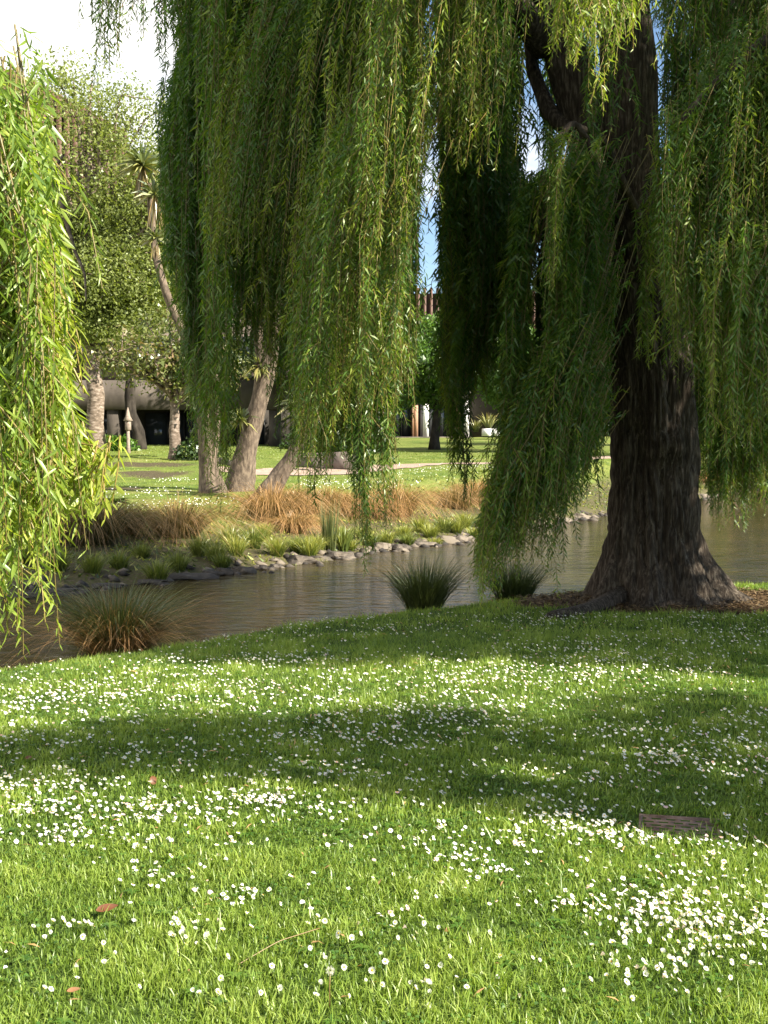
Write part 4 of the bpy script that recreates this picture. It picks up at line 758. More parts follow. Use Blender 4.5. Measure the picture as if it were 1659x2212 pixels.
# drooping mass left of the trunk
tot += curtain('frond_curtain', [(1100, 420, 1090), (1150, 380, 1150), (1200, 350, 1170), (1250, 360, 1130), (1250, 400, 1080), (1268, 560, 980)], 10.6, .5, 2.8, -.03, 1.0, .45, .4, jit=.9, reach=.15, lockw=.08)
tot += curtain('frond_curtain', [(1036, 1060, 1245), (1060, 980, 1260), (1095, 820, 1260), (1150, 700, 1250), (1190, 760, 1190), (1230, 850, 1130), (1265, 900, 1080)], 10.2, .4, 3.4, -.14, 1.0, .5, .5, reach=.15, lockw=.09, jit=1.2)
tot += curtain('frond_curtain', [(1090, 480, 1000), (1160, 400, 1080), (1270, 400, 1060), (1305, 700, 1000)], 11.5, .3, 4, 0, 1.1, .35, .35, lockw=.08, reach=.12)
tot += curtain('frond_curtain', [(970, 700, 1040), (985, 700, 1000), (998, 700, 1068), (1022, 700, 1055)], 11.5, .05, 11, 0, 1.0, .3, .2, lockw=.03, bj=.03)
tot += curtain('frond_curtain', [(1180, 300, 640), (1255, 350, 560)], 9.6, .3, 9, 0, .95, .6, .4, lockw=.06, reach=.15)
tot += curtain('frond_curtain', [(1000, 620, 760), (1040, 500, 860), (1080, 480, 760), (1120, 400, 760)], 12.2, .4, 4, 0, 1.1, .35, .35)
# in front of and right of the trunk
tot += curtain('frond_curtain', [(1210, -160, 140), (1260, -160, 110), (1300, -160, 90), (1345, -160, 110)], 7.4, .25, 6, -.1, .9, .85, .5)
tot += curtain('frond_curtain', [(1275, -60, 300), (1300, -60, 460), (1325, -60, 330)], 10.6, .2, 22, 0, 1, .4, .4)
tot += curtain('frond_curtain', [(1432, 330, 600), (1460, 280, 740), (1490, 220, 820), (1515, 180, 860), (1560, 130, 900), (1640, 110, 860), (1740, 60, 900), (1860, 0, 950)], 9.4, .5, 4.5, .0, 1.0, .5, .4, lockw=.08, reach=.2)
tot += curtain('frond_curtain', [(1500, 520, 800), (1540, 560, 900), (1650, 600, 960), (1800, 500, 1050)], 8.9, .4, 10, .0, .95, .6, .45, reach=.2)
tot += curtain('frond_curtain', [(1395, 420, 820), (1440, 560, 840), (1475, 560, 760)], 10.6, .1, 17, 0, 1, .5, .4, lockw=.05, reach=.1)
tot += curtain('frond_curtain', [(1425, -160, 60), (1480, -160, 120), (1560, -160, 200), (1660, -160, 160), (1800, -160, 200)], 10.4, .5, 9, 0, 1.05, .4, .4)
# the crown above and beyond the frame
f = Fronds()
for i in range(620):
    a = RNG.random() * 6.3; r = 5.6 * RNG.random() ** .55; x = YB * 0 + TREE[0] - .3 + r * math.cos(a); y = TREE[1] + r * (.95 if math.sin(a) < 0 else .45) * math.sin(a)
    if y < 6.4: continue
    zt = 9.4 - 2.6 * (r / 5.6) ** 2 + RNG.normal(0, .5); inframe = abs(x) < (829 / F) * y + .4
    zb = max(EYE + (960 + 130) / F * y, 4.8) if inframe else RNG.uniform(1.2, 5)
    if zt - zb < .4: continue
    f.strand(np.array([x, y, zt]), (math.cos(a), math.sin(a)), min(zt - zb, RNG.uniform(2.5, 6)), (0, 0), 2.6, .03, .4, .15, .8, .1, .095)
tot += f.build('upper_crown', M['willow'], WIL, .16, False, True)
print('willow leaves', tot)

# ------------------------------------------------------------------ near willow at left (trunk outside the frame)
WL = empty('willow_tree', (-4.4, 4.6, float(znear(np.array(-4.4), np.array(4.6))))); tag(WL, 'nearer willow at the left edge, its bright yellow green fronds hanging close to the camera', 'tree')
m = MB(); m.tube(tube_path([(-4.4, 4.6, -.3), (-4.35, 4.6, 1.5), (-4.2, 4.7, 3.2), (-4.1, 4.8, 5.5)], 30), list(np.linspace(.42, .3, 8)) + list(np.linspace(.3, .18, 22)), 28, .5, True, lambda u, th: 1 + .08 * np.abs(np.sin(9 * th + 3 * np.sin(u * 8))) + .05 * np.sin(3 * th)); m.build('trunk', M['bark'], WL, True)
for pts in ([(-4.2, 4.7, 3.0), (-3.4, 4.6, 4.0), (-2.4, 4.7, 3.9), (-1.75, 4.8, 3.2), (-1.35, 4.8, 2.7)], [(-4.2, 4.7, 2.6), (-3.2, 5.2, 3.4), (-2.2, 5.3, 3.2), (-1.7, 5.3, 2.6)], [(-4.1, 4.8, 3.6), (-3.2, 4.2, 4.6), (-2.2, 4.2, 4.4), (-1.6, 4.3, 3.5)]):
    m = MB(); m.tube(tube_path(pts), np.linspace(.09, .008, 22), 8); m.build('branch', M['limb'], WL, True)
for P_, r0_, r1_ in (([(95, 640), (65, 720), (40, 820), (30, 900)], .008, .004), ([(60, 420), (105, 640), (140, 760), (185, 850)], .010, .004), ([(20, 480), (60, 650), (75, 700)], .008, .004), ([(60, 930), (150, 955), (205, 962), (238, 985)], .007, .003)):
    m = MB(); m.tube(tube_path([at(a, b, 4.5) for a, b in P_]), np.linspace(r0_, r1_, 22), 6); m.build('twig', M['twig'], WL, True)
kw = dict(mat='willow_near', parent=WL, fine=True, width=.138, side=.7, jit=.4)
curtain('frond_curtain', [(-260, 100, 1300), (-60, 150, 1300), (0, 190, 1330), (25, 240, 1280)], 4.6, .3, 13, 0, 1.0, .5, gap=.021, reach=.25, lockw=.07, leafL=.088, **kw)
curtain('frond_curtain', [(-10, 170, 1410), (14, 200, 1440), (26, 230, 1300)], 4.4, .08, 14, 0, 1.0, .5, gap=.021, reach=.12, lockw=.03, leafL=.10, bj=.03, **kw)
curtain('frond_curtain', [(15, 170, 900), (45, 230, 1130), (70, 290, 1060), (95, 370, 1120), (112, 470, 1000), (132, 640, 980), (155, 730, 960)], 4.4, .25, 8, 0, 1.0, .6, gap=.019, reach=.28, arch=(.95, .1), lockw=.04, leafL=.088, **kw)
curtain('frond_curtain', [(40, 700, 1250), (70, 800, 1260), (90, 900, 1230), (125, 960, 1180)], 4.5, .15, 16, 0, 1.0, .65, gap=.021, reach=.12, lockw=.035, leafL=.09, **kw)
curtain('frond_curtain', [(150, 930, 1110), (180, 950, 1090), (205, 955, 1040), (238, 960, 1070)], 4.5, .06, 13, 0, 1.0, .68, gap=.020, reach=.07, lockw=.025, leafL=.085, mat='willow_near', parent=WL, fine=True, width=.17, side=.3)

# ------------------------------------------------------------------ trees right of the frame that shade the lawn
def shade_tree(name, lab, trunk, blobs, h, n, size, seed, leaf='dark_leaf'):
    """blobs: (px, py, rx, ry, t) lawn spots whose shade this crown casts, t metres along the sun ray"""
    base = np.array([trunk[0], trunk[1], float(zg(np.array(float(trunk[0])), np.array(float(trunk[1]))))]); root = empty(name, base); tag(root, lab, 'tree')
    g = np.random.default_rng(seed); Hs = SUN / math.hypot(SUN[0], SUN[1]); m = MB()
    m.tube(tube_path([base - [0, 0, .3], base + [0, .1, h * .3], base + [.2, 0, h * .7], base + [.1, .1, h]], 24), np.interp(np.linspace(0, 1, 24), [0, .1, 1], [.55, .36, .06]), 16, .5, True, lambda u, th: 1 + .1 * np.sin(4 * th + 8 * u)); m.build('trunk', M['bark'], root, True)
    PP = []; TT = []; br = MB()
    for (px, py, rx, ry, t, *Yq) in blobs:
        c0 = at(px, py, Yq[0]) if Yq else hit(px, py); c = c0 + Hs * t; k = int(n * rx * ry); u = g.normal(0, 1, (k, 3)); u = unit(u) * g.random((k, 1)) ** .45
        P = c + u * [rx, ry, (.35 if ry < .75 else .6) if not Yq else Yq[1]]; keep = g.random(k) < 2.4 * (vnoise(P[:, 0] * 1.3, P[:, 1] * 1.3 + P[:, 2], 1, seed) - (.34 if ry < .75 else .12)); PP.append(P[keep]); TT.append(np.full(keep.sum(), g.random()))
        s0 = base + [0, 0, max(1.5, min(h * .85, c[2] - base[2] - 1.2))]; br.tube(tube_path([s0, (s0 + c) / 2 + [0, 0, .5], c]), np.linspace(.1, .02, 22), 6)
    br.build('branches', M['limb'], root, True); P = np.concatenate(PP); T = np.concatenate(TT); nn = len(P)
    V, Fq = leaf_quads(P - base, g.normal(0, 1, (nn, 3)) + [0, 0, -.6], g.normal(0, 1, (nn, 3)), size, size * .5); link('foliage', mesh('foliage', V, [Fq], M[leaf], np.repeat(np.clip(T * .6 + g.normal(.2, .1, nn), 0, 1), 4)), root)
shade_tree('shade_tree', 'broad tree right of the frame whose crown shades the middle of the daisy lawn', (10.5, .5),
           [(60, 1650, .8, .42, 11), (200, 1620, .6, .4, 11.5), (360, 1600, .8, .35, 11), (560, 1590, .8, .5, 10.5), (300, 1655, .7, .3, 12), (700, 1640, .8, .5, 10.5), (860, 1580, .8, .5, 10), (1000, 1620, .9, .6, 10), (880, 1540, .5, .28, 9.5), (1180, 1640, .9, .6, 9.5), (1120, 1590, .7, .4, 10), (1300, 1660, .8, .5, 9), (1450, 1600, .8, .7, 9), (1600, 1560, .8, .8, 8.5), (1480, 1530, .5, .4, 9), (1600, 1680, .7, .6, 8.5), (980, 1700, .5, .24, 9.5), (560, 1690, .5, .18, 11), (900, 1740, .45, .10, 9), (1430, 1740, .5, .3, 9), (1620, 1750, .6, .3, 8.5), (1800, 1620, 1, 1, 8), (760, 1560, .4, .2, 10.5)], 9, 1000, .19, 5)
shade_tree('shade_tree', 'second tree right of the frame whose crown shades the bank beside the river', (11.5, 6.5),
           [(250, 1395, .7, .7, 12), (420, 1400, .8, .8, 11), (560, 1385, .8, .9, 11), (700, 1380, .8, 1., 10.5), (860, 1370, .9, 1.1, 10), (1000, 1365, .9, 1.1, 9.5), (1150, 1350, .9, 1.2, 9), (1300, 1370, .9, 1.1, 8.5), (1450, 1380, .9, 1.1, 8), (1600, 1380, 1, 1.1, 7.5), (620, 1425, .7, .3, 11), (1100, 1420, .8, .35, 9), (1560, 1440, .8, .35, 8), (1750, 1370, 1, 1.4, 7)], 9, 1100, .19, 6)

shade_tree('shade_tree', 'tall tree right of the frame shading the lower willow curtains', (13.5, 4.5),
           [(520, 100, 1.3, 1.3, 13, 11, 1.1), (560, 420, 1.3, 1.3, 12.5, 11, 1.2), (500, 700, 1.3, 1.3, 12, 11, 1.2), (400, 450, 1.2, 1.2, 13, 12, 1.3), (610, 250, 1.0, 1.0, 12, 10, .8), (1060, 650, 1., 1.2, 10.5, 12, 1.3), (1180, 800, 1.2, 1.2, 10, 10.5, 1.2), (1150, 1080, 1.2, 1.2, 9.5, 10.5, .9), (1250, 450, .9, 1, 9.5, 10.5, .8), (1400, 900, 1.3, 1.2, 8.5, 11, 1.3), (1420, 600, 1.2, 1.2, 8.5, 11, 1.0), (1420, 1200, 1.2, 1.2, 8.5, 11.5, .8), (1550, 900, 1.2, 1.2, 8, 12, 1.4), (1000, 400, .8, 1., 11, 12, 1.0), (250, 1250, 1.4, 1.4, 12, 15.5, .8), (450, 1210, 1.4, 1.4, 11.5, 18, .8), (80, 1200, 1.4, 1.4, 13, 17, 1.0), (250, 1150, 1.2, 1.2, 12, 20, .8)], 12.5, 900, .2, 9)
# ------------------------------------------------------------------ near lawn grass
def lawn_blades(name, y0, y1, dens, wmul, hmul, mat, segs=2, out=0):
    A = []; n = int(dens * (y1 - y0) * ((y0 + y1) / 2 * 2 * .345 + .6)) if not out else int(dens * (y1 - y0) * 2 * out); Y = np.sqrt(RNG.random(n) * (y1 ** 2 - y0 ** 2) + y0 ** 2); X = RNG.uniform(-1, 1, n) * (Y * .34 + .25) if not out else RNG.choice([-1, 1], n) * (Y * .34 + .25 + RNG.random(n) * out)
    keep = (-sdist(X, Y, NEAR) > -.12) & (near_tint(X, Y) < .5); keep &= ~((np.abs(X - DR[0] + .005 + .04 * (vnoise(X, Y, 40, 4) - .5)) < .15) & (np.abs(Y - DR[1] - .03) < .085 + .03 * vnoise(X, Y, 60, 8))); X = X[keep]; Y = Y[keep]; n = len(X)
    kk = RNG.random(n) < .25 + 1.3 * vnoise(X, Y, 11, 15) * (.5 + vnoise(X, Y, 27, 16)); X = X[kk]; Y = Y[kk]; n = len(X); c = fbm(X, Y, 3.2, 11, 4); f = vnoise(X, Y, 14, 5)
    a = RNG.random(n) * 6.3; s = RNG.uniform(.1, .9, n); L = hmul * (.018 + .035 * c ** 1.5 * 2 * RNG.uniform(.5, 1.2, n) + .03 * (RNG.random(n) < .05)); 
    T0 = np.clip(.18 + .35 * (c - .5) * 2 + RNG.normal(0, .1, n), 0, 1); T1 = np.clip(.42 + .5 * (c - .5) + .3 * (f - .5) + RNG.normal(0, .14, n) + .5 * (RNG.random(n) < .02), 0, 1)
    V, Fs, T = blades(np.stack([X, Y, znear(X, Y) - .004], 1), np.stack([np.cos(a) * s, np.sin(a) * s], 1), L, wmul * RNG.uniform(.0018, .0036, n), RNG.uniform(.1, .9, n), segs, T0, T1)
    return V, Fs, T
DR = hit(1468, 1790)
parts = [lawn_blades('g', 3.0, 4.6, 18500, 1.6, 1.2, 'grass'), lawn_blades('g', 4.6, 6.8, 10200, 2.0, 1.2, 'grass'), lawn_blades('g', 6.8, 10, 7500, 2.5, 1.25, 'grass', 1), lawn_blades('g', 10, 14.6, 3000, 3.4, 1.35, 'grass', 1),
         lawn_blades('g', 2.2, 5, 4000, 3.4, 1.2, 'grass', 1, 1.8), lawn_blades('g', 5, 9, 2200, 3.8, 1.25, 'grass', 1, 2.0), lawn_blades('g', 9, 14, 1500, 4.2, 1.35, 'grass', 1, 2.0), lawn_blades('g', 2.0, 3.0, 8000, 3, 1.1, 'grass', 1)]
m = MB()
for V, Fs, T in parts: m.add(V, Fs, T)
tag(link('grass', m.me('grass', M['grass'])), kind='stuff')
print('grass verts', m.n)
# clover and low leaves between the blades
n = 26000; Y = np.sqrt(RNG.random(n) * (9 ** 2 - 9) + 9); X = RNG.uniform(-1, 1, n) * (Y * .34 + .2); c = fbm(X, Y, 1.6, 21); k = (c > .5) & (-sdist(X, Y, NEAR) > 0) & ~((np.abs(X - DR[0]) < .2) & (np.abs(Y - DR[1]) < .16)); X = X[k]; Y = Y[k]; n = len(X)
a = RNG.random(n) * 6.3; V, Fq = leaf_quads(np.stack([X, Y, znear(X, Y) + RNG.uniform(.012, .03, n)], 1), np.stack([np.cos(a), np.sin(a), RNG.normal(0, .2, n)], 1), RNG.normal(0, .3, (n, 3)) + [0, 0, 1], .016, .013, .1)
tag(link('clover', mesh('clover', V, [Fq], M['fresh_leaf'], np.repeat(RNG.random(n) * .6, 4))), kind='stuff')
# far lawn grass
n = 60000; Y = RNG.uniform(19, 60, n) ** 1.0; X = RNG.uniform(-1, 1, n) * (Y * .33 + .5); t = sdist(X, Y, FAR); k = (t > .5) & (RNG.random(n) < np.where(t < 3.5, .35, 1)) & (far_tint(X, Y) < .75); X = X[k]; Y = Y[k]; n = len(X); a = RNG.random(n) * 6.3; s = RNG.uniform(.2, .8, n)
c = fbm(X, Y, .6, 9)
V, Fs, T = blades(np.stack([X, Y, zfar(X, Y) - .005], 1), np.stack([np.cos(a) * s, np.sin(a) * s], 1), .035 + .05 * RNG.random(n) * c * 1.6, .010 + .0005 * Y, .4, 1, np.clip(.2 + c * .4, 0, 1), np.clip(c * .8 + RNG.normal(0, .15, n), 0, 1))
tag(link('far_grass', mesh('far_grass', V, Fs, M['farther_grass'], T)), kind='stuff')

# ------------------------------------------------------------------ daisies
def daisy_arrays(r, petals, cup=.25):
    m = MB(); th = np.arange(petals) / petals * 6.2832
    for q in th:
        w = 3.6 / petals * .9; c, s_ = math.cos(q), math.sin(q); e = lambda rr, dd, z: (rr * math.cos(q + dd), rr * math.sin(q + dd), z)
        rr = r * RNG.uniform(.88, 1.08); m.add([e(r * .25, -w * .5, 0), e(r * .25, w * .5, 0), e(rr * .85, w * .62, r * cup), e(rr, 0, r * cup * 1.15), e(rr * .85, -w * .62, r * cup)], [[0, 1, 2, 3, 4]], .75 + .25 * RNG.random())
    return m
def daisy_mesh(r, cup, stem, pink=0):
    m = daisy_arrays(r, 13, cup); V, Fs, T = m.arrays(); T = T * (1 - pink * .75); st = MB(); st.tube([(0, 0, -.001), (.002, .002, -stem * .5), (0, 0, -stem)], .0011, 4, .5)
    V2, F2, T2 = st.arrays(); F2 = [f + len(V) for f in F2]; nf = sum(len(f) for f in Fs)
    me = mesh('daisy', np.concatenate([V, V2]), Fs + F2, [M['petal'], M['stalk']], np.concatenate([T, T2]), False, [0] * nf + [1] * sum(len(f) for f in F2))
    ce = MB(); R_ = .3 * r; th = np.linspace(0, 6.2832, 9)[:-1]; ce.add([(R_ * math.cos(q), R_ * math.sin(q), .0005) for q in th] + [(R_ * .6 * math.cos(q), R_ * .6 * math.sin(q), R_ * .55) for q in th] + [(0, 0, R_ * .7)], [[[i, (i + 1) % 8, 8 + (i + 1) % 8, 8 + i] for i in range(8)], [[8 + i, 8 + (i + 1) % 8, 16] for i in range(8)]])
    return me, ce.me('flower_centre', M['disc'])
DM = [daisy_mesh(.0098, .12, .05), daisy_mesh(.009, .4, .05), daisy_mesh(.0085, .9, .05), daisy_mesh(.0095, .25, .05, .25), daisy_mesh(.0065, 1.6, .05, .9)]
PATCH = [(1400, 1960, 110, 40, 60), (1500, 2010, 130, 40, 130), (1600, 2040, 90, 45, 60), (1380, 2010, 60, 25, 25), (1290, 1990, 50, 14, 14), (1380, 2130, 60, 40, 20), (1250, 1420, 220, 40, 330), (1100, 1480, 260, 25, 300), (1350, 1450, 200, 30, 160), (1560, 1390, 110, 22, 160), (1180, 1350, 90, 12, 110), (1500, 1345, 160, 14, 60),
         (850, 1550, 260, 40, 170), (740, 1600, 220, 45, 200), (1050, 1560, 120, 18, 80), (560, 1440, 140, 14, 120), (120, 1520, 130, 30, 170), (30, 1540, 60, 20, 60), (300, 1500, 160, 30, 120), (520, 1500, 150, 30, 110), (60, 1610, 90, 25, 50), (80, 1700, 100, 25, 70), (60, 1760, 80, 25, 30), (120, 1820, 60, 12, 22), (440, 1760, 160, 22, 90), (590, 1750, 80, 12, 40), (330, 1770, 60, 18, 20), (500, 1960, 70, 14, 20), (420, 2040, 50, 30, 22), (160, 2030, 60, 16, 14), (330, 1910, 70, 16, 16), (1130, 1820, 60, 40, 34), (1250, 1800, 90, 25, 80), (1350, 1830, 90, 25, 60), (1460, 1800, 90, 22, 55), (1600, 1820, 60, 30, 30), (1030, 1900, 60, 30, 30), (940, 1880, 60, 12, 16), (870, 2020, 40, 40, 14), (1540, 1640, 130, 40, 150), (1400, 1600, 90, 15, 50), (1430, 1660, 70, 14, 40), (1600, 1570, 80, 20, 50), (1180, 1980, 60, 14, 16), (760, 2120, 200, 60, 18), (920, 2180, 40, 25, 8), (1500, 2150, 60, 30, 12), (1550, 1900, 90, 30, 30), (780, 1710, 220, 40, 90), (1100, 1700, 260, 50, 60), (300, 1640, 260, 40, 80), (700, 1380, 200, 12, 60)]
pts = []
for (px, py, sx, sy, n) in PATCH:
    for q in range(int(n * 1.1)):
        pts.append((RNG.normal(px, sx * .75), RNG.normal(py, sy * .75)))
for q in range(800): pts.append((RNG.uniform(-60, 1720), 1340 + 860 * RNG.random() ** 2.3))
for q in range(6000):
    a_, b_ = RNG.uniform(-60, 1720), 1335 + 520 * RNG.random() ** 1.2
    if RNG.random() < (2.2 * max(0, float(fbm(a_ / 110, b_ / 34, 1, 31)) - .42)) * 2: pts.append((a_, b_))
pts = np.array(pts); pts = pts[(pts[:, 1] > 1290) & (pts[:, 1] < 2260)]
D = np.array([ray(a, b) for a, b in pts]); tt = -EYE / D[:, 2]; XY = D[:, :2] * tt[:, None]
k = (-sdist(XY[:, 0], XY[:, 1], NEAR) > .1) & (near_tint(XY[:, 0], XY[:, 1]) < .4) & ~((np.abs(XY[:, 0] - DR[0]) < .19) & (np.abs(XY[:, 1] - DR[1]) < .15)); XY = XY[k]
XY = XY[np.argsort(XY[:, 1])]; Zs = znear(XY[:, 0], XY[:, 1]); inview = np.abs(XY[:, 0]) < XY[:, 1] * .319
sun_tilt = lambda: (RNG.normal(.35, .25), RNG.normal(.35, .3))
cnt = 0; rest = []
GL = 'small white lawn daisy with yellow centre in the foreground grass'
for i, (x, y) in enumerate(XY):
    if cnt < 300 and inview[i]:
        kind = RNG.choice(5, p=[.34, .28, .16, .17, .05]); me, ce = DM[kind]; o = bpy.data.objects.new('daisy', me); COL.objects.link(o); o.location = (x, y, Zs[i] + RNG.uniform(.02, .045)); o.rotation_euler = (RNG.normal(.5, .4), RNG.normal(.4, .4), RNG.random() * .6)
        s_ = RNG.uniform(.75, 1.2); o.scale = (s_,) * 3; tag(o, GL if kind != 4 else 'pink tipped closed daisy bud in the foreground grass', 'daisy', 'daisies in the foreground' if kind != 4 else 'pink daisy buds in the foreground')
        if kind != 4 and kind != 2: c_ = bpy.data.objects.new('flower_centre', ce); COL.objects.link(c_); c_.parent = o
        cnt += 1
    else: rest.append((x, y, Zs[i]))
for q in range(1500):
    y_ = RNG.uniform(2.5, 12); x_ = RNG.choice([-1, 1]) * (y_ * .34 + RNG.random() * 2)
    if -float(sdist(x_, y_, NEAR)) > .1 and fbm(x_, y_, 1.1, 31) > .45: rest.append((x_, y_, float(znear(x_, y_))))
rest = np.array(rest); n = len(rest); kk = 7
ang = np.arange(kk) / kk * 6.2832; tx = RNG.normal(.35, .3, n); ty = RNG.normal(-.25, .3, n); Nn = unit(np.stack([tx, ty, np.ones(n)], 1)); A = unit(np.cross(Nn, [0, 1., 0])); B = np.cross(Nn, A); rr = RNG.uniform(.0055, .0105, n)[:, None, None]
C = rest + np.stack([np.zeros(n), np.zeros(n), RNG.uniform(.018, .046, n)], 1)
V = C[:, None] + rr * (np.cos(ang)[None, :, None] * A[:, None] + np.sin(ang)[None, :, None] * B[:, None]); V = V + RNG.normal(0, .0012, V.shape)
Cc = (C + Nn * .0005)[:, None] + rr * .36 * (np.cos(ang)[None, :, None] * A[:, None] + np.sin(ang)[None, :, None] * B[:, None]) + Nn[:, None] * .0015
f1 = np.arange(n * kk).reshape(n, kk); yl = RNG.random(n) < .7; f2 = (np.arange(n * kk).reshape(n, kk) + n * kk)[yl]
o = link('daisies', mesh('daisies', np.concatenate([V.reshape(-1, 3), Cc.reshape(-1, 3)]), [f1, f2], [M['petal'], M['disc']], np.repeat(np.concatenate([np.where(RNG.random(n) < .07, .2, RNG.uniform(.5, 1, n)), np.ones(n)]), kk), False, [0] * n + [1] * int(yl.sum())))
tag(o, kind='stuff'); print('daisies', n)
# daisies on the far lawn
pf = []
for (px, py, sx, sy, n) in [(350, 1065, 70, 8, 90), (440, 1090, 70, 12, 120), (395, 1040, 60, 5, 60), (330, 1100, 60, 10, 40), (700, 1048, 60, 10, 130), (800, 1050, 80, 12, 70), (850, 1025, 70, 5, 60), (1030, 1012, 60, 8, 110), (960, 1016, 60, 5, 60), (150, 1080, 60, 12, 60), (900, 1050, 120, 20, 60), (250, 1070, 80, 20, 60)]:
    for q in range(int(n * .6)):
        h = hit(RNG.normal(px, sx * .6), RNG.normal(py, sy * .6), 16)
        if sdist(h[0], h[1], FAR) > 4.2: pf.append(h + [0, 0, .06])
pf = np.array(pf); n = len(pf); ang = np.arange(5) / 5 * 6.28; Nn = unit(np.array([.4, -.6, 1.])[None] + RNG.normal(0, .2, (n, 3))); A = unit(np.cross(Nn, [0, 1., 0])); B = np.cross(Nn, A)
V = pf[:, None] + .014 * (np.cos(ang)[None, :, None] * A[:, None] + np.sin(ang)[None, :, None] * B[:, None])
tag(link('far_daisies', mesh('far_daisies', V.reshape(-1, 3), [np.arange(n * 5).reshape(n, 5)], M['petal'], np.full(n * 5, .8))), kind='stuff')

# ------------------------------------------------------------------ small things on the lawn
def drain_cover():
    p = DR + [0, 0, .0]; root = empty('drain_cover', (p[0], p[1], float(znear(p[0], p[1])) - .006)); root.rotation_euler = (.02, 0, -.22); tag(root, 'rusty slotted iron drain cover sunk in the grass at right', 'drain cover')
    w, h = .165, .125; fr = MB(); fr.box((-w, -h, -.02), (w, -h + .015, .012)); fr.box((-w, h - .015, -.02), (w, h, .012)); fr.box((-w, -h + .0151, -.02), (-w + .015, h - .0151, .012)); fr.box((w - .015, -h + .0151, -.02), (w, h - .0151, .012)); fr.build('frame', M['rust'], root, world=False)
    b = MB(); b.box((-w + .0152, -h + .0152, -.05), (w - .0152, h - .0152, -.04)); b.build('pit', M['black'], root, world=False)
    for r in range(6):
        y = -h + .0155 + r * .0412; b = MB(); b.box((-w + .0153, y, -.01), (w - .0153, y + .018, .008)); b.build('bar', M['rust'], root, world=False)
    for r in range(5):
        for c in range(5):
            y = -h + .0337 + r * .0412; x = -w + .03 + c * .06 + (.03 if r % 2 else 0)
            if x + .022 > w - .016: continue
            b = MB(); b.box((x, y, -.01), (x + .022, y + .0228, .0075)); b.build('crossbar', M['rust'], root, world=False)
drain_cover()
def dead_leaf(px, py, L, Wd, rz, tilt, lab, t):
    p = hit(px, py); n = 9; u = np.linspace(0, 1, n); w = Wd * np.sin(np.pi * u ** .8) ** .8 * .5 + .0005; cz = .25 * L * (u - .5) ** 2; c0 = np.stack([(u - .5) * L, np.zeros(n), cz], 1); l = np.stack([(u - .5) * L, w, cz + w * .5], 1); r_ = np.stack([(u - .5) * L, -w, cz + w * .4], 1)
    V = np.concatenate([l, c0, r_]); i = np.arange(n - 1); Fq = np.concatenate([np.stack([i, i + 1, n + i + 1, n + i], 1), np.stack([n + i, n + i + 1, 2 * n + i + 1, 2 * n + i], 1)])
    o = link('dead_leaf', mesh('dead_leaf', V, [Fq], M['deadleaf'], np.clip(t + RNG.normal(0, .1, len(V)), 0, 1), True)); o.location = p + np.array([0, 0, .035]); o.rotation_euler = (tilt, -.15, rz); tag(o, lab, 'dead leaf', 'dead leaves lying in the grass')
dead_leaf(232, 1985, .075, .03, .25, .5, 'long reddish brown dead leaf in the grass at lower left', .1)
dead_leaf(332, 1702, .04, .04, .4, 1.1, 'upright dark brown dead leaf between daisies at left', .2)
dead_leaf(160, 2165, .04, .016, .1, .4, 'small tan dead leaf near the bottom left corner', .9)
dead_leaf(965, 2032, .03, .016, .9, .5, 'small orange dead leaf left of centre in the foreground', .7)
dead_leaf(62, 1652, .035, .02, .3, .6, 'tiny brown leaf at the left edge of the shaded strip', .3)
dead_leaf(735, 1682, .04, .016, 1.2, .8, 'small tan leaf in the second shade band', .9)
p = hit(510, 2100); q = hit(690, 2035); m = MB(); m.tube(tube_path([p + [0, 0, .02], (p + q) / 2 + [0, 0, .05], q + [0, 0, .045]]), .0016, 5); o = m.build('straw_stem', M['tussock']); tag(o, 'long thin orange straw lying across the foreground grass', 'straw')
p = hit(712, 2185); root = empty('seed_head', p); tag(root, 'dandelion clock seed head standing on its stalk near the bottom centre', 'dandelion'); m = MB(); m.tube([p, p + [0, 0, .07], p + [.002, 0, .115]], .0016, 5); m.build('stalk', M['tussock'], root)
u = unit(RNG.normal(0, 1, (120, 3))); V, Fq = leaf_quads(np.array([.002, 0, .118]) + u * .004, u, RNG.normal(0, 1, (120, 3)), .011, .0012, 0); link('clock', mesh('clock', V, [Fq], M['petal'], np.full(480, .5)), root)
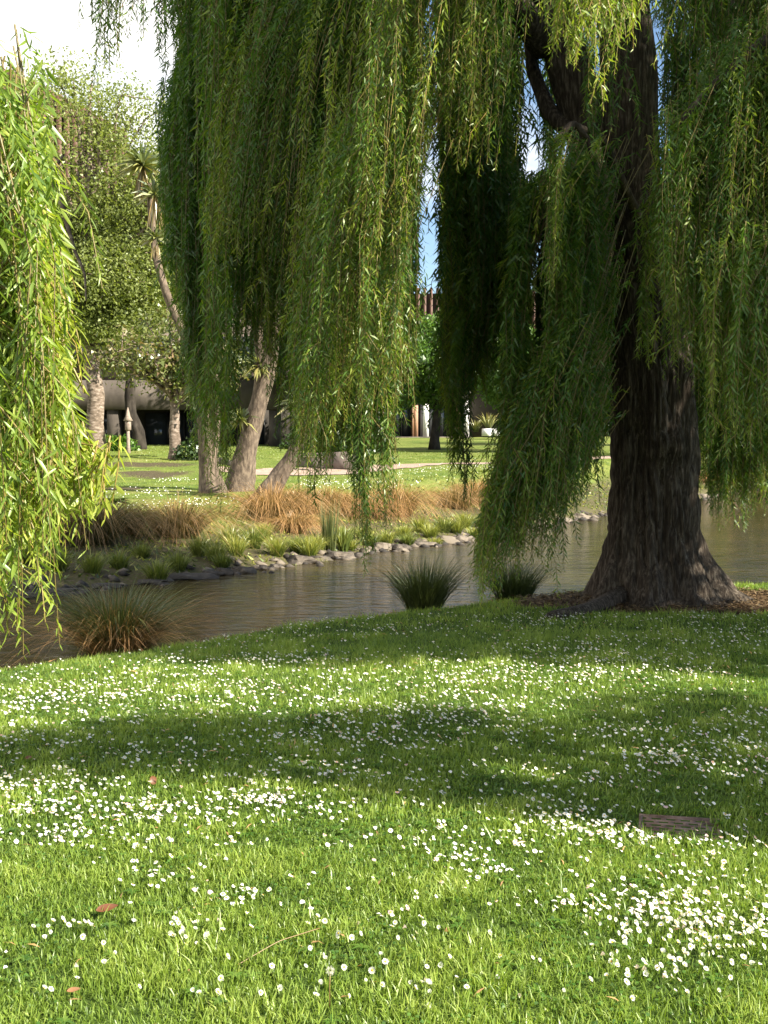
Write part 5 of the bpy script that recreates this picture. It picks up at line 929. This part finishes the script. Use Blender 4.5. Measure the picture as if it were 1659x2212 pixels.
n = 900; Y = np.sqrt(RNG.random(n) * (13 ** 2 - 9) + 9); X = RNG.uniform(-1, 1, n) * (Y * .34 + .5); k = -sdist(X, Y, NEAR) > .1; X = X[k]; Y = Y[k]; n = len(X); a = RNG.random(n) * 6.3
V, Fq = leaf_quads(np.stack([X, Y, znear(X, Y) + RNG.uniform(.02, .04, n)], 1), np.stack([np.cos(a), np.sin(a), RNG.normal(0, .3, n)], 1), RNG.normal(0, .4, (n, 3)) + [0, 0, 1], RNG.uniform(.02, .06, n), .007)
tag(link('fallen_leaves', mesh('fallen_leaves', V, [Fq], M['tussock'], np.repeat(RNG.uniform(.5, 1, n), 4))), kind='stuff')
n = 700; cx = RNG.uniform(-2.5, 2.5, n); cy_ = np.sqrt(RNG.random(n) * (9 ** 2 - 9) + 9); k = (np.abs(cx) < cy_ * .36) & (-sdist(cx, cy_, NEAR) > .2); cx = cx[k]; cy_ = cy_[k]; n = len(cx); a = (np.arange(7) * .9)[None] + RNG.random((n, 1)) * 6; a = a.ravel(); X = np.repeat(cx, 7); Y = np.repeat(cy_, 7)
V, Fq = leaf_quads(np.stack([X, Y, znear(X, Y) + .018], 1), np.stack([np.cos(a), np.sin(a), np.full(len(a), .35)], 1), np.tile([0, 0, 1.], (len(a), 1)), RNG.uniform(.02, .045, len(a)), .012, .3)
tag(link('weeds', mesh('weeds', V, [Fq], M['fresh_leaf'], np.repeat(RNG.random(len(a)), 4))), kind='stuff')
# leaf litter round the trunk
n = 9000; r = np.sqrt(RNG.random(n)); a = RNG.random(n) * 6.3; X = TREE[0] + .75 + r * 2.2 * np.cos(a); Y = TREE[1] - .15 + r * 1.1 * np.sin(a); k = (near_tint(X, Y) > .35) & (-sdist(X, Y, NEAR) > 0); X = X[k]; Y = Y[k]; n = len(X); a = RNG.random(n) * 6.3
V, Fq = leaf_quads(np.stack([X, Y, znear(X, Y) + .012 + .02 * RNG.random(n)], 1), np.stack([np.cos(a), np.sin(a), RNG.normal(0, .25, n)], 1), RNG.normal(0, .35, (n, 3)) + [0, 0, 1], .07, .014)
tag(link('leaf_litter', mesh('leaf_litter', V, [Fq], M['litter'], np.repeat(RNG.random(n), 4))), kind='stuff')
